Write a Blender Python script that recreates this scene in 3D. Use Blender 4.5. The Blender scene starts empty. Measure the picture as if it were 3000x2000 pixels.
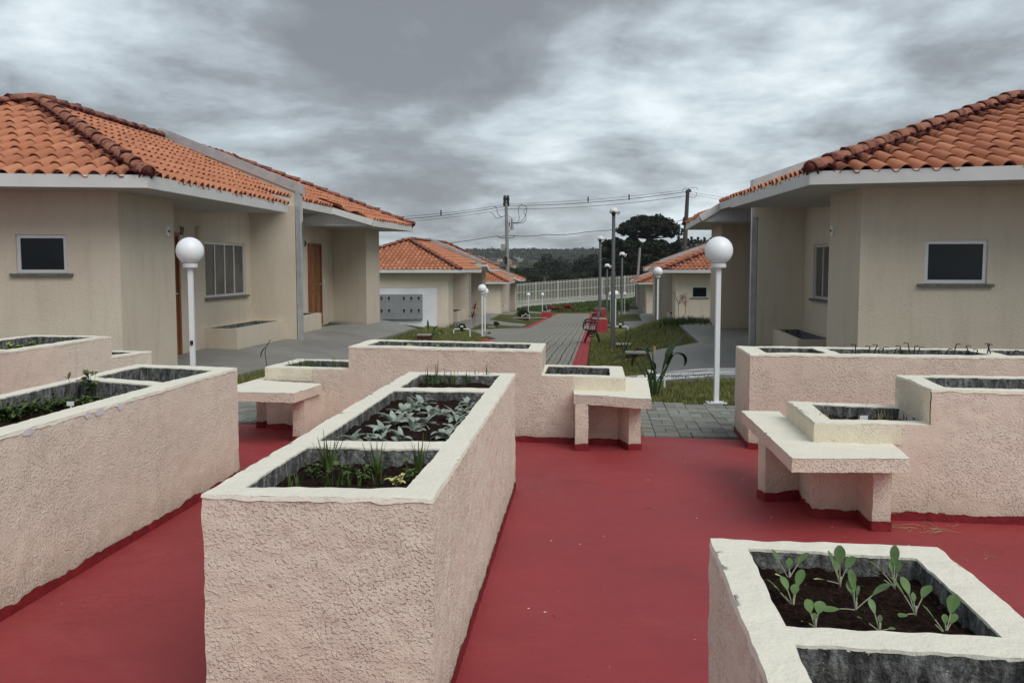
import bpy, bmesh, math, random
import numpy as np
from math import sin, cos, pi, radians, atan, atan2, sqrt, floor, hypot
from mathutils import Vector, Matrix, noise
from mathutils.geometry import delaunay_2d_cdt

SC = bpy.context.scene
COL = SC.collection

# ------------------------------------------------------------------ camera
FPX, EYE = 2750.0, 1.45
TILT = atan(223 / FPX)
cam_d = bpy.data.cameras.new("camera")
cam = bpy.data.objects.new("camera", cam_d)
COL.objects.link(cam)
cam_d.sensor_width = 36.0
cam_d.lens = 36.0 * FPX / 3000.0
cam_d.clip_start, cam_d.clip_end = 0.05, 9000
cam.location = (0, 0, EYE)
cam.rotation_euler = (pi / 2 - TILT, 0, 0)
SC.camera = cam

# ------------------------------------------------------------------ sky, sun, exposure
SC.view_settings.view_transform = 'Standard'
SC.view_settings.look = 'None'
SC.view_settings.exposure = 0.45
SC.view_settings.gamma = 1.0
SUN_EL, SUN_AZ = radians(48), radians(142)      # azimuth measured clockwise from +Y
wd = bpy.data.worlds.new("World")
SC.world = wd
wd.use_nodes = True
nt = wd.node_tree
nt.nodes.clear()
def wn(t, **k):
    n = nt.nodes.new(t)
    for a, v in k.items(): setattr(n, a, v)
    return n
def wl(a, b): nt.links.new(a, b)
w_out = wn('ShaderNodeOutputWorld'); w_bg = wn('ShaderNodeBackground')
w_bg.inputs[1].default_value = 0.10
sky = wn('ShaderNodeTexSky', sky_type='NISHITA', sun_disc=False)
sky.sun_elevation, sky.sun_rotation = SUN_EL, SUN_AZ
tc = wn('ShaderNodeTexCoord'); sep = wn('ShaderNodeSeparateXYZ'); wl(tc.outputs['Generated'], sep.inputs[0])
def wmath(op, a, b=None, clamp=False):
    n = wn('ShaderNodeMath', operation=op, use_clamp=clamp)
    for i, v in enumerate((a, b)):
        if v is None: continue
        if isinstance(v, (int, float)): n.inputs[i].default_value = v
        else: wl(v, n.inputs[i])
    return n.outputs[0]
# the cloud deck as a flat layer seen in perspective
zz = wmath('ADD', wmath('MAXIMUM', sep.outputs[2], 0.0), 0.24)
cx_ = wmath('DIVIDE', sep.outputs[0], zz); cy_ = wmath('DIVIDE', sep.outputs[1], zz)
comb = wn('ShaderNodeCombineXYZ'); wl(cx_, comb.inputs[0]); wl(cy_, comb.inputs[1])
def wnoise(scale, det, rough, dist=0.0, off=(0, 0, 0)):
    m = wn('ShaderNodeMapping'); m.inputs['Location'].default_value = off
    wl(comb.outputs[0], m.inputs[0])
    n = wn('ShaderNodeTexNoise'); n.inputs['Scale'].default_value = scale
    n.inputs['Detail'].default_value = det; n.inputs['Roughness'].default_value = rough
    n.inputs['Distortion'].default_value = dist
    wl(m.outputs[0], n.inputs['Vector']); return n.outputs['Fac']
n_big = wnoise(1.5, 9, 0.60, 0.25, (3.1, 1.2, 0))
n_fin = wnoise(4.0, 7, 0.58, 0.3, (7.0, 2.0, 0))
# a darker bank of cloud ahead and to the left, a brighter opening low on the right
def blob(x, y, z, r0, r1):
    v = wn('ShaderNodeVectorMath', operation='DISTANCE')
    nrm = wn('ShaderNodeVectorMath', operation='NORMALIZE'); wl(tc.outputs['Generated'], nrm.inputs[0])
    wl(nrm.outputs[0], v.inputs[0]); v.inputs[1].default_value = Vector((x, y, z)).normalized()
    mr = wn('ShaderNodeMapRange', interpolation_type='SMOOTHSTEP'); wl(v.outputs['Value'], mr.inputs[0])
    mr.inputs[1].default_value = r0; mr.inputs[2].default_value = r1
    mr.inputs[3].default_value = 1.0; mr.inputs[4].default_value = 0.0
    return mr.outputs[0]
dark = blob(-0.09, 1.0, 0.232, 0.07, 0.19)
dark2 = blob(-0.24, 1.0, 0.29, 0.04, 0.22)
lite = blob(0.20, 1.0, 0.165, 0.02, 0.36)
lite3 = blob(-0.46, 1.0, 0.16, 0.05, 0.40)
lite2 = blob(-0.01, 1.0, 0.095, 0.0, 0.10)
v = wmath('MULTIPLY', n_big, 1.2)
v = wmath('ADD', v, wmath('MULTIPLY', n_fin, 0.36))
v = wmath('SUBTRACT', v, 0.315)
v = wmath('ADD', v, wmath('MULTIPLY', wmath('MULTIPLY', dark, -0.135), wmath('ADD', wmath('MULTIPLY', n_fin, 3.0), -0.45)))
v = wmath('ADD', v, wmath('MULTIPLY', dark2, -0.08))
v = wmath('ADD', v, wmath('MULTIPLY', lite3, 0.07))
v = wmath('ADD', v, 0.02)
v = wmath('ADD', v, wmath('MULTIPLY', wmath('MULTIPLY', lite, 0.105), wmath('ADD', wmath('MULTIPLY', n_fin, 2.0), -0.05)))
v = wmath('ADD', v, wmath('MULTIPLY', wmath('MULTIPLY', lite2, 0.09), wmath('ADD', n_big, 0.5)))
ramp = wn('ShaderNodeValToRGB'); wl(v, ramp.inputs[0])
cr = ramp.color_ramp
cr.elements[0].position = 0.30; cr.elements[0].color = (0.195, 0.205, 0.222, 1)
cr.elements[1].position = 0.80; cr.elements[1].color = (0.70, 0.77, 0.80, 1)
for p_, c_ in ((0.42, (0.25, 0.272, 0.295)), (0.50, (0.335, 0.375, 0.405)), (0.57, (0.40, 0.45, 0.485)), (0.66, (0.515, 0.58, 0.615))):
    e = cr.elements.new(p_); e.color = (*c_, 1)
sc10 = wn('ShaderNodeVectorMath', operation='SCALE'); wl(ramp.outputs[0], sc10.inputs[0])
sc10.inputs['Scale'].default_value = 9.6
mixw = wn('ShaderNodeMixRGB'); mixw.inputs[0].default_value = 0.94
wl(sky.outputs[0], mixw.inputs[1]); wl(sc10.outputs[0], mixw.inputs[2])
wl(mixw.outputs[0], w_bg.inputs[0]); wl(w_bg.outputs[0], w_out.inputs[0])

sun_d = bpy.data.lights.new("sun", 'SUN'); sun_d.energy = 1.5; sun_d.angle = radians(45)
sun_d.color = (1.0, 0.965, 0.91)
sun = bpy.data.objects.new("sun", sun_d); COL.objects.link(sun)
sun.rotation_euler = Vector((sin(SUN_AZ) * cos(SUN_EL), cos(SUN_AZ) * cos(SUN_EL), sin(SUN_EL))).to_track_quat('Z', 'Y').to_euler()

# ------------------------------------------------------------------ materials
def srgb(r, g, b):
    f = lambda c: (c / 255 / 12.92) if c / 255 <= 0.04045 else ((c / 255 + 0.055) / 1.055) ** 2.4
    return (f(r), f(g), f(b))
class Mt:
    def __init__(s, name, rough=0.8, spec=0.3, metal=0.0):
        s.m = bpy.data.materials.new(name); s.m.use_nodes = True
        s.t = s.m.node_tree; s.b = s.t.nodes['Principled BSDF']
        s.b.inputs['Roughness'].default_value = rough
        s.b.inputs['Specular IOR Level'].default_value = spec
        s.b.inputs['Metallic'].default_value = metal
        s._tc = None
    def n(s, t, **k):
        x = s.t.nodes.new(t)
        for a, v in k.items(): setattr(x, a, v)
        return x
    def l(s, a, b): s.t.links.new(a, b)
    def co(s, kind='Object', scale=(1, 1, 1), rot=(0, 0, 0)):
        if s._tc is None: s._tc = s.n('ShaderNodeTexCoord')
        m = s.n('ShaderNodeMapping'); m.inputs['Scale'].default_value = scale; m.inputs['Rotation'].default_value = rot
        s.l(s._tc.outputs[kind], m.inputs[0]); return m.outputs[0]
    def noise(s, scale, det=5, rough=0.6, dist=0.0, co=None, w=None):
        x = s.n('ShaderNodeTexNoise')
        x.inputs['Scale'].default_value = scale; x.inputs['Detail'].default_value = det
        x.inputs['Roughness'].default_value = rough; x.inputs['Distortion'].default_value = dist
        s.l(co if co is not None else s.co(), x.inputs['Vector']); return x.outputs['Fac']
    def ramp(s, fac, stops):
        r = s.n('ShaderNodeValToRGB'); s.l(fac, r.inputs[0]); e = r.color_ramp.elements
        e[0].position, e[0].color = stops[0][0], (*stops[0][1], 1)
        e[1].position, e[1].color = stops[-1][0], (*stops[-1][1], 1)
        for p, c in stops[1:-1]:
            q = e.new(p); q.color = (*c, 1)
        return r.outputs[0]
    def fr(s, fac, a, b, lo=0.0, hi=1.0):
        m = s.n('ShaderNodeMapRange'); s.l(fac, m.inputs[0])
        for i, v in enumerate((a, b, lo, hi)): m.inputs[i + 1].default_value = v
        return m.outputs[0]
    def mix(s, f, a, b, mode='MIX'):
        x = s.n('ShaderNodeMixRGB', blend_type=mode)
        for i, v in enumerate((f, a, b)):
            if isinstance(v, (int, float)): x.inputs[i].default_value = v
            elif isinstance(v, tuple): x.inputs[i].default_value = (*v, 1)
            else: s.l(v, x.inputs[i])
        return x.outputs[0]
    def math(s, op, a, b=0.0, clamp=False):
        x = s.n('ShaderNodeMath', operation=op, use_clamp=clamp)
        for i, v in enumerate((a, b)):
            if isinstance(v, (int, float)): x.inputs[i].default_value = v
            else: s.l(v, x.inputs[i])
        return x.outputs[0]
    def color(s, c):
        if isinstance(c, tuple): s.b.inputs['Base Color'].default_value = (*c, 1)
        else: s.l(c, s.b.inputs['Base Color'])
        return s
    def bump(s, h, dist=0.01, strength=1.0, prev=None):
        x = s.n('ShaderNodeBump'); x.inputs['Strength'].default_value = strength; x.inputs['Distance'].default_value = dist
        s.l(h, x.inputs['Height'])
        if prev is not None: s.l(prev, x.inputs['Normal'])
        s.l(x.outputs[0], s.b.inputs['Normal']); return x.outputs[0]
    def attr(s, name):
        a = s.n('ShaderNodeAttribute', attribute_name=name); return a.outputs['Fac']

def simple(name, col, rough=0.7, spec=0.3, metal=0.0, var=0.12, scale=8.0, bump=0.0, bscale=60):
    m = Mt(name, rough, spec, metal)
    d = tuple(c * (1 - var) for c in col); e = tuple(min(1, c * (1 + var)) for c in col)
    m.color(m.ramp(m.noise(scale), [(0.3, d), (0.7, e)]))
    if bump: m.bump(m.noise(bscale, 4), bump)
    return m.m

def stucco_mat(name, base, pale, grain=1.0, depth=0.006, dirt=0.35):
    """rough trowelled render"""
    m = Mt(name, 0.92, 0.15)
    big = m.noise(1.6, 4, 0.6); mid = m.noise(11, 5, 0.65); fine = m.noise(95 * grain, 3, 0.6)
    col = m.mix(m.fr(big, 0.35, 0.65), base, pale)
    col = m.mix(m.fr(mid, 0.45, 0.8, 0, 0.35), col, tuple(c * 0.72 for c in base))
    col = m.mix(m.fr(m.noise(4, 6, 0.7, 0.3, m.co('Object', (1.6, 1.6, 0.28))), 0.54, 0.78, 0, 0.38), col, tuple(c * 0.62 for c in base))
    col = m.mix(m.fr(m.noise(52, 3, 0.5), 0.70, 0.74, 0, 0.6), col, (0.16, 0.11, 0.08))
    sep_ = m.n('ShaderNodeSeparateXYZ'); m.l(m.co('Object'), sep_.inputs[0])
    low = m.fr(m.math('ADD', sep_.outputs[2], m.math('MULTIPLY', m.noise(7, 6, 0.7), 0.30)), 0.17, 0.34, 1, 0)
    col = m.mix(m.math('MULTIPLY', low, dirt), col, (0.20, 0.155, 0.10))
    m.color(col)
    a1 = m.noise(74 * grain, 3, 0.5, 0.0); a2 = m.noise(150 * grain, 3, 0.6, 0.0)
    rid = m.fr(a1, 0.50, 0.70)
    pat = m.fr(m.noise(3.2, 4, 0.6), 0.34, 0.62, 0.25, 1.1)
    h = m.math('ADD', m.math('MULTIPLY', m.math('MULTIPLY', rid, pat), 0.8), m.math('MULTIPLY', a2, 0.55))
    h = m.math('ADD', h, m.math('MULTIPLY', mid, 0.5))
    m.bump(h, depth, 1.0)
    return m.m

M = {}
M['pink'] = stucco_mat('pink_stucco', (0.77, 0.655, 0.55), (0.82, 0.735, 0.62), 1.25, 0.0060)
M['pink_far'] = stucco_mat('pink_stucco_coarse', (0.72, 0.60, 0.50), (0.78, 0.685, 0.575), 1.05, 0.0068)
M['cream_side'] = stucco_mat('cream_stucco', (0.76, 0.69, 0.54), (0.80, 0.74, 0.60), 1.0, 0.006, 0.1)
def cream():
    m = Mt('cream_paint', 0.75, 0.25)
    c = m.mix(m.fr(m.noise(7, 5), 0.35, 0.7), (0.82, 0.785, 0.67), (0.77, 0.74, 0.635))
    c = m.mix(m.fr(m.noise(60, 6, 0.7), 0.62, 0.80, 0, 0.5), c, (0.45, 0.42, 0.34))
    m.color(c); m.bump(m.math('ADD', m.noise(34, 5), m.math('MULTIPLY', m.noise(140, 3), 0.35)), 0.006); return m.m
M['cream'] = cream()
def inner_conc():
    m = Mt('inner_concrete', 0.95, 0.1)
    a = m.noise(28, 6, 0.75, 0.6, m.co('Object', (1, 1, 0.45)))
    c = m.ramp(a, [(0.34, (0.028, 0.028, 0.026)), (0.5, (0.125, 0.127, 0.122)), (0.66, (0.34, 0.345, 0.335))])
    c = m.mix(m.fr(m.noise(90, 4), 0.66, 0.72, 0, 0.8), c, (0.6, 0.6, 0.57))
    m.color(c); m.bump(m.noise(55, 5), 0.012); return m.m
M['inner'] = inner_conc()
def soil():
    m = Mt('soil', 0.95, 0.12)
    c = m.ramp(m.noise(70, 8, 0.8), [(0.36, (0.006, 0.003, 0.002)), (0.50, (0.028, 0.014, 0.010)), (0.60, (0.070, 0.034, 0.022)), (0.68, (0.16, 0.09, 0.055))])
    m.color(c); m.bump(m.noise(80, 7, 0.75), 0.035); return m.m
M['soil'] = soil()
def redfloor():
    m = Mt('red_floor_paint', 0.55, 0.35)
    big = m.noise(0.9, 5, 0.6); st = m.noise(6, 6, 0.7, 0.5, m.co('Object', (0.5, 1.2, 1)))
    c = m.mix(m.fr(big, 0.35, 0.7), (0.27, 0.031, 0.036), (0.33, 0.048, 0.054))
    c = m.mix(m.fr(st, 0.5, 0.8, 0, 0.4), c, (0.23, 0.022, 0.024))
    c = m.mix(m.fr(m.noise(2.3, 6, 0.7), 0.60, 0.80, 0, 0.5), c, (0.34, 0.06, 0.062))
    c = m.mix(m.fr(m.noise(1.3, 8, 0.78, 0.3), 0.54, 0.74, 0, 0.5), c, (0.13, 0.020, 0.018))
    c = m.mix(m.fr(m.noise(0.75, 7, 0.75, 0.6), 0.54, 0.70, 0, 0.45), c, (0.37, 0.085, 0.085))
    v = m.n('ShaderNodeTexVoronoi'); v.inputs['Scale'].default_value = 14; m.l(m.co(), v.inputs['Vector'])
    rnd = m.n('ShaderNodeSeparateColor'); m.l(v.outputs['Color'], rnd.inputs[0])
    dot = m.math('MULTIPLY', m.fr(v.outputs['Distance'], 0.06, 0.10, 1, 0), m.math('GREATER_THAN', rnd.outputs[0], 0.86))
    c = m.mix(dot, c, (0.72, 0.62, 0.58))
    dot2 = m.math('MULTIPLY', m.fr(v.outputs['Distance'], 0.05, 0.09, 1, 0), m.math('LESS_THAN', rnd.outputs[1], 0.10))
    c = m.mix(dot2, c, (0.03, 0.008, 0.008))
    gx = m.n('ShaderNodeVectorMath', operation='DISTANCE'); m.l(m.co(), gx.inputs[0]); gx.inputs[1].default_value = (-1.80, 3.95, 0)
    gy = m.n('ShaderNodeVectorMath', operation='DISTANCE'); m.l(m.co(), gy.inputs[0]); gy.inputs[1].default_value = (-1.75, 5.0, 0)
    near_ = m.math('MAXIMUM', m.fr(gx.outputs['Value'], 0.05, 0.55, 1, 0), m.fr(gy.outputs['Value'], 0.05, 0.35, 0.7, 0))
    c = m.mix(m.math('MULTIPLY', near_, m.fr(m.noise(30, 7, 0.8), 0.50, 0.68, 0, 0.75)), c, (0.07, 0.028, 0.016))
    m.color(c)
    m.l(m.fr(big, 0.3, 0.7, 0.50, 0.72), m.b.inputs['Roughness'])
    m.bump(m.math('ADD', m.noise(9, 6), m.math('MULTIPLY', m.noise(60, 3), 0.25)), 0.006); return m.m
M['red_floor'] = redfloor()
M['red_band'] = simple('red_skirting_paint', (0.20, 0.016, 0.020), 0.6, 0.3, var=0.25, scale=14, bump=0.006, bscale=50)
M['red_paint'] = simple('red_paint', (0.36, 0.045, 0.055), 0.6, 0.3, var=0.2, scale=9, bump=0.003)
def wallm():
    m = Mt('beige_wall', 0.9, 0.15)
    big = m.noise(0.8, 5, 0.6); strk = m.noise(5, 5, 0.7, 0.2, m.co('Object', (1, 1, 0.12)))
    c = m.mix(m.fr(big, 0.35, 0.7), (0.60, 0.53, 0.43), (0.645, 0.58, 0.475))
    c = m.mix(m.fr(strk, 0.50, 0.78, 0, 0.5), c, (0.43, 0.37, 0.29))
    sep_ = m.n('ShaderNodeSeparateXYZ'); m.l(m.co('Object'), sep_.inputs[0])
    low = m.fr(m.math('ADD', sep_.outputs[2], m.math('MULTIPLY', strk, 0.7)), 0.15, 0.6, 1, 0)
    c = m.mix(m.math('MULTIPLY', low, 0.25), c, (0.30, 0.245, 0.17))
    m.color(c)
    m.bump(m.math('ADD', m.noise(60, 4), m.math('MULTIPLY', m.noise(9, 4), 0.5)), 0.008); return m.m
M['wall'] = wallm()
def tilem(name, stain):
    m = Mt(name, 0.85, 0.2)
    a = m.attr('tilevar')
    c = m.ramp(a, [(0.0, (0.41, 0.165, 0.090)), (0.35, (0.49, 0.20, 0.112)), (0.7, (0.55, 0.235, 0.132)), (1.0, (0.60, 0.31, 0.19))])
    c = m.mix(m.fr(m.noise(7, 6, 0.7), 0.4, 0.75, 0, 0.35), c, (0.28, 0.105, 0.065))
    c = m.mix(m.fr(m.noise(45, 5, 0.7), 0.60, 0.8, 0, 0.5), c, (0.18, 0.07, 0.045))
    s_ = m.attr('stain')
    f = m.math('MULTIPLY', m.fr(m.math('ADD', m.noise(9, 5, 0.7), m.math('MULTIPLY', s_, 0.5)), 0.72, 0.88), s_)
    c = m.mix(f, c, stain)
    m.color(c); m.bump(m.noise(70, 4), 0.003); return m.m
M['tile'] = tilem('clay_roof_tile', (0.075, 0.018, 0.018))
def capm():
    m = Mt('ridge_tile', 0.85, 0.2)
    c = m.ramp(m.noise(3.5, 6, 0.75), [(0.34, (0.095, 0.032, 0.028)), (0.43, (0.20, 0.075, 0.055)), (0.50, (0.32, 0.14, 0.095)), (0.66, (0.41, 0.20, 0.135))])
    m.color(c); m.bump(m.noise(40, 5), 0.008); return m.m
M['cap'] = capm()
M['mortar'] = simple('painted_mortar', (0.11, 0.032, 0.030), 0.85, 0.2, var=0.6, scale=22, bump=0.02, bscale=40)
M['pvc'] = simple('white_pvc_board', (0.60, 0.61, 0.60), 0.5, 0.4, var=0.05, scale=3)
def boards():
    m = Mt('pvc_boards', 0.5, 0.4)
    w = m.n('ShaderNodeTexWave'); w.inputs['Scale'].default_value = 3.2; m.l(m.co('Object', (1, 0.1, 0)), w.inputs['Vector'])
    c = m.mix(m.fr(w.outputs['Fac'], 0.0, 0.06, 1, 0), (0.60, 0.62, 0.64), (0.50, 0.51, 0.52)); m.color(c); return m.m
M['boards'] = boards()
M['soffit'] = simple('soffit_pvc', (0.44, 0.43, 0.41), 0.5, 0.35, var=0.05, scale=2)
M['zinc'] = simple('zinc_flashing', (0.52, 0.54, 0.55), 0.42, 0.5, 0.55, var=0.16, scale=5)
M['white_metal'] = simple('white_paint_metal', (0.74, 0.76, 0.78), 0.45, 0.4, var=0.05, scale=20)
M['fence_white'] = simple('cream_fence_paint', (0.60, 0.605, 0.53), 0.6, 0.3, var=0.08, scale=3)
M['alu'] = simple('aluminium_frame', (0.62, 0.635, 0.64), 0.4, 0.5, 0.3, var=0.05, scale=6)
def glassm(name, c0, c1, rough=0.12):
    m = Mt(name, rough, 0.28)
    m.color(m.ramp(m.noise(1.7, 5, 0.6), [(0.35, c0), (0.7, c1)])); return m.m
M['dark_glass'] = glassm('dark_glass', (0.004, 0.006, 0.008), (0.010, 0.014, 0.018))
M['pane'] = glassm('sliding_pane', (0.045, 0.045, 0.045), (0.12, 0.12, 0.115), 0.1)
M['sill'] = simple('stone_sill', (0.13, 0.13, 0.115), 0.7, 0.3, var=0.3, scale=20)
def woodm(name, c0, c1):
    m = Mt(name, 0.45, 0.4)
    m.color(m.ramp(m.noise(6, 6, 0.6, 1.5, m.co('Object', (3, 3, 0.35))), [(0.35, c0), (0.65, c1)])); return m.m
M['door'] = woodm('varnished_door_wood', (0.15, 0.055, 0.018), (0.30, 0.125, 0.045))
M['doorframe'] = woodm('door_frame_wood', (0.18, 0.06, 0.03), (0.26, 0.095, 0.045))
def globem():
    m = Mt('opal_globe', 0.35, 0.5)
    m.color((0.86, 0.89, 0.93)); m.b.inputs['Subsurface Weight'].default_value = 0.25
    m.b.inputs['Subsurface Radius'].default_value = (0.1, 0.1, 0.1); return m.m
M['globe'] = globem()
def conc(name, c0, c1, bump=0.004):
    m = Mt(name, 0.75, 0.3)
    a = m.noise(0.7, 6, 0.6); b = m.noise(9, 6, 0.7)
    c = m.mix(m.fr(a, 0.35, 0.68), c0, c1)
    c = m.mix(m.fr(b, 0.45, 0.8, 0, 0.4), c, tuple(x * 0.6 for x in c0))
    c = m.mix(m.fr(m.noise(1.6, 4, 0.5, 0, m.co('Object', (1.0, 3.0, 1))), 0.58, 0.75, 0, 0.35), c, tuple(min(1, x * 1.6) for x in c1))
    m.color(c); m.l(m.fr(a, 0.35, 0.7, 0.5, 0.85), m.b.inputs['Roughness']); m.bump(b, bump); return m.m
M['walk'] = conc('concrete_walkway', (0.20, 0.195, 0.18), (0.27, 0.265, 0.245))
M['white_conc'] = conc('whitewashed_concrete', (0.50, 0.50, 0.47), (0.62, 0.62, 0.59))
M['grey_conc'] = conc('grey_concrete', (0.26, 0.26, 0.24), (0.36, 0.36, 0.34))
M['pole_conc'] = conc('pole_concrete', (0.24, 0.24, 0.23), (0.32, 0.32, 0.30))
M['dark_pole'] = conc('weathered_pole_concrete', (0.06, 0.055, 0.05), (0.09, 0.085, 0.075))
def paverm():
    m = Mt('grey_paver_block', 0.85, 0.2)
    a = m.attr('tilevar')
    c = m.ramp(a, [(0, (0.185, 0.188, 0.168)), (0.5, (0.235, 0.238, 0.215)), (1, (0.285, 0.288, 0.26))])
    c = m.mix(m.fr(m.noise(25, 6, 0.7), 0.45, 0.8, 0, 0.5), c, (0.11, 0.115, 0.105))
    c = m.mix(m.fr(m.noise(1.1, 5, 0.6), 0.5, 0.7, 0, 0.4), c, (0.15, 0.165, 0.15))
    m.color(c); m.bump(m.noise(80, 4), 0.003); return m.m
M['paver'] = paverm()
M['joint'] = simple('paver_joint_sand', (0.055, 0.055, 0.045), 0.95, 0.1, var=0.4, scale=30)
def pathm():
    m = Mt('block_paved_path', 0.85, 0.2)
    co = m.co('Object', (1, 1, 1), (0, 0, radians(4.9)))
    sp = m.n('ShaderNodeSeparateXYZ'); m.l(co, sp.inputs[0])
    wob = m.math('MULTIPLY', m.math('SUBTRACT', m.noise(0.7, 3, 0.5), 0.5), 0.12)
    x = m.math('ADD', sp.outputs[0], wob)
    fx = m.math('FRACT', m.math('DIVIDE', x, 0.205))
    line = m.math('MAXIMUM', m.fr(fx, 0.02, 0.10, 1, 0), m.fr(fx, 0.92, 0.98, 0, 1))
    fy = m.math('FRACT', m.math('DIVIDE', sp.outputs[1], 0.20))
    fx2 = m.math('FRACT', m.math('ADD', m.math('DIVIDE', x, 0.205), 0.5))
    mid = m.math('MULTIPLY', m.math('MAXIMUM', m.fr(fx2, 0.0, 0.08, 1, 0), m.fr(fx2, 0.92, 1.0, 0, 1)), m.math('GREATER_THAN', m.math('FRACT', m.math('DIVIDE', sp.outputs[1], 0.4)), 0.5))
    cross = m.math('MULTIPLY', m.fr(fy, 0.0, 0.10, 1, 0), 0.45)
    j = m.math('MAXIMUM', m.math('MAXIMUM', line, cross), m.math('MULTIPLY', mid, 0.9))
    c = m.mix(m.fr(m.noise(0.5, 5, 0.6), 0.35, 0.7), (0.25, 0.238, 0.203), (0.30, 0.288, 0.25))
    c = m.mix(m.fr(m.noise(12, 6, 0.75), 0.45, 0.8, 0, 0.45), c, (0.13, 0.13, 0.115))
    c = m.mix(m.math('MULTIPLY', j, 0.95), c, (0.035, 0.036, 0.028))
    m.color(c); m.bump(m.math('SUBTRACT', 1.0, j), 0.008); return m.m
M['path'] = pathm()
def redpath():
    m = Mt('red_kerb_paint', 0.8, 0.2)
    co = m.co('Object', (1, 1, 1), (0, 0, radians(4.9)))
    v = m.n('ShaderNodeTexBrick'); v.inputs['Scale'].default_value = 1; v.inputs['Brick Width'].default_value = 0.2; v.inputs['Row Height'].default_value = 0.1
    v.inputs['Mortar Size'].default_value = 0.006; m.l(co, v.inputs['Vector'])
    c = m.mix(m.fr(m.noise(8, 6, 0.7), 0.4, 0.75), (0.42, 0.055, 0.06), (0.31, 0.04, 0.045))
    c = m.mix(m.math('MULTIPLY', v.outputs['Fac'], 0.8), c, (0.12, 0.015, 0.015))
    m.color(c); m.bump(m.math('SUBTRACT', 1.0, v.outputs['Fac']), 0.006); return m.m
M['red_kerb'] = redpath()
def lawnm():
    m = Mt('lawn', 0.95, 0.1)
    c = m.ramp(m.noise(0.9, 7, 0.7), [(0.32, (0.060, 0.076, 0.020)), (0.5, (0.110, 0.125, 0.036)), (0.64, (0.165, 0.160, 0.060)), (0.8, (0.17, 0.14, 0.065))])
    c = m.mix(m.fr(m.noise(40, 6, 0.8), 0.40, 0.68, 0, 0.7), c, (0.018, 0.028, 0.008))
    c = m.mix(m.fr(m.noise(130, 3, 0.8), 0.55, 0.72, 0, 0.5), c, (0.13, 0.14, 0.05))
    c = m.mix(m.fr(m.noise(2.2, 6, 0.7, 0.5), 0.62, 0.78, 0, 0.6), c, (0.085, 0.055, 0.032))
    m.color(c); m.bump(m.noise(70, 6, 0.8), 0.05); return m.m
M['lawn'] = lawnm()
def leafm(name, c0, c1, c2=None, rough=0.6, scale=14, trans=0.0):
    m = Mt(name, rough, 0.3)
    st = [(0.3, c0), (0.55, c1)] + ([(0.78, c2)] if c2 else [(0.8, c1)])
    m.color(m.ramp(m.noise(scale, 4), st)); return m.m
M['grass'] = leafm('grass_blade', (0.10, 0.12, 0.034), (0.20, 0.21, 0.065), (0.33, 0.30, 0.14), scale=3)
M['rank_grass'] = leafm('rank_grass', (0.03, 0.06, 0.012), (0.06, 0.105, 0.02), (0.11, 0.15, 0.04), scale=5)
M['wooly'] = leafm('silver_leaf', (0.20, 0.245, 0.20), (0.32, 0.37, 0.32), (0.48, 0.52, 0.46), 0.9, 30)
M['kale'] = leafm('kale_leaf', (0.075, 0.135, 0.042), (0.13, 0.215, 0.075), (0.20, 0.28, 0.14), 0.55, 18)
M['kale_stem'] = leafm('kale_stem', (0.22, 0.24, 0.15), (0.33, 0.34, 0.24), None, 0.6)
M['yellow_leaf'] = leafm('yellowed_leaf', (0.42, 0.40, 0.14), (0.58, 0.55, 0.24), None, 0.7)
M['mint'] = leafm('herb_leaf', (0.045, 0.075, 0.018), (0.085, 0.13, 0.032), (0.15, 0.20, 0.06), 0.6, 24)
M['bright_leaf'] = leafm('young_lettuce', (0.17, 0.27, 0.05), (0.28, 0.38, 0.09), None, 0.55)
M['chive'] = leafm('chive_blade', (0.03, 0.06, 0.015), (0.075, 0.12, 0.03), (0.16, 0.20, 0.07), 0.5, 10)
M['straw'] = leafm('dry_stem', (0.20, 0.16, 0.08), (0.38, 0.31, 0.17), None, 0.8)
M['dark_stem'] = leafm('withered_stem', (0.018, 0.010, 0.010), (0.05, 0.025, 0.022), None, 0.8)
M['glossy'] = leafm('large_glossy_leaf', (0.012, 0.028, 0.010), (0.03, 0.055, 0.02), (0.06, 0.095, 0.05), 0.35, 5)
M['red_leaf'] = leafm('red_leaf', (0.09, 0.008, 0.012), (0.19, 0.02, 0.025), None, 0.45)
M['red_twig'] = leafm('reddish_twig', (0.10, 0.045, 0.04), (0.18, 0.09, 0.08), None, 0.8)
M['shrub'] = leafm('shrub_leaf', (0.012, 0.022, 0.008), (0.03, 0.05, 0.016), (0.06, 0.085, 0.03), 0.6, 9)
M['tree_dark'] = leafm('evergreen_foliage', (0.005, 0.009, 0.004), (0.014, 0.022, 0.009), (0.036, 0.047, 0.02), 0.75, 0.5)
M['arau'] = leafm('araucaria_needles', (0.004, 0.008, 0.004), (0.012, 0.019, 0.008), (0.035, 0.042, 0.018), 0.75, 0.8)
M['tree_mid'] = leafm('mid_foliage', (0.012, 0.020, 0.008), (0.03, 0.042, 0.016), (0.06, 0.075, 0.032), 0.8, 0.15)
M['tree_olive'] = leafm('olive_foliage', (0.022, 0.026, 0.012), (0.045, 0.048, 0.022), (0.075, 0.075, 0.036), 0.8, 0.15)
M['bark'] = leafm('bark', (0.035, 0.028, 0.022), (0.07, 0.058, 0.045), None, 0.9)
M['iron'] = simple('black_cast_iron', (0.012, 0.012, 0.013), 0.45, 0.5, var=0.3, scale=10)
M['slat'] = simple('bench_slat_wood', (0.30, 0.27, 0.23), 0.6, 0.3, var=0.3, scale=12)
M['steel_pole'] = simple('galvanised_pole', (0.17, 0.18, 0.185), 0.5, 0.5, 0.3, var=0.1, scale=4)
M['dark_plastic'] = simple('black_plastic', (0.012, 0.012, 0.013), 0.5, 0.4, var=0.2)
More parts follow.
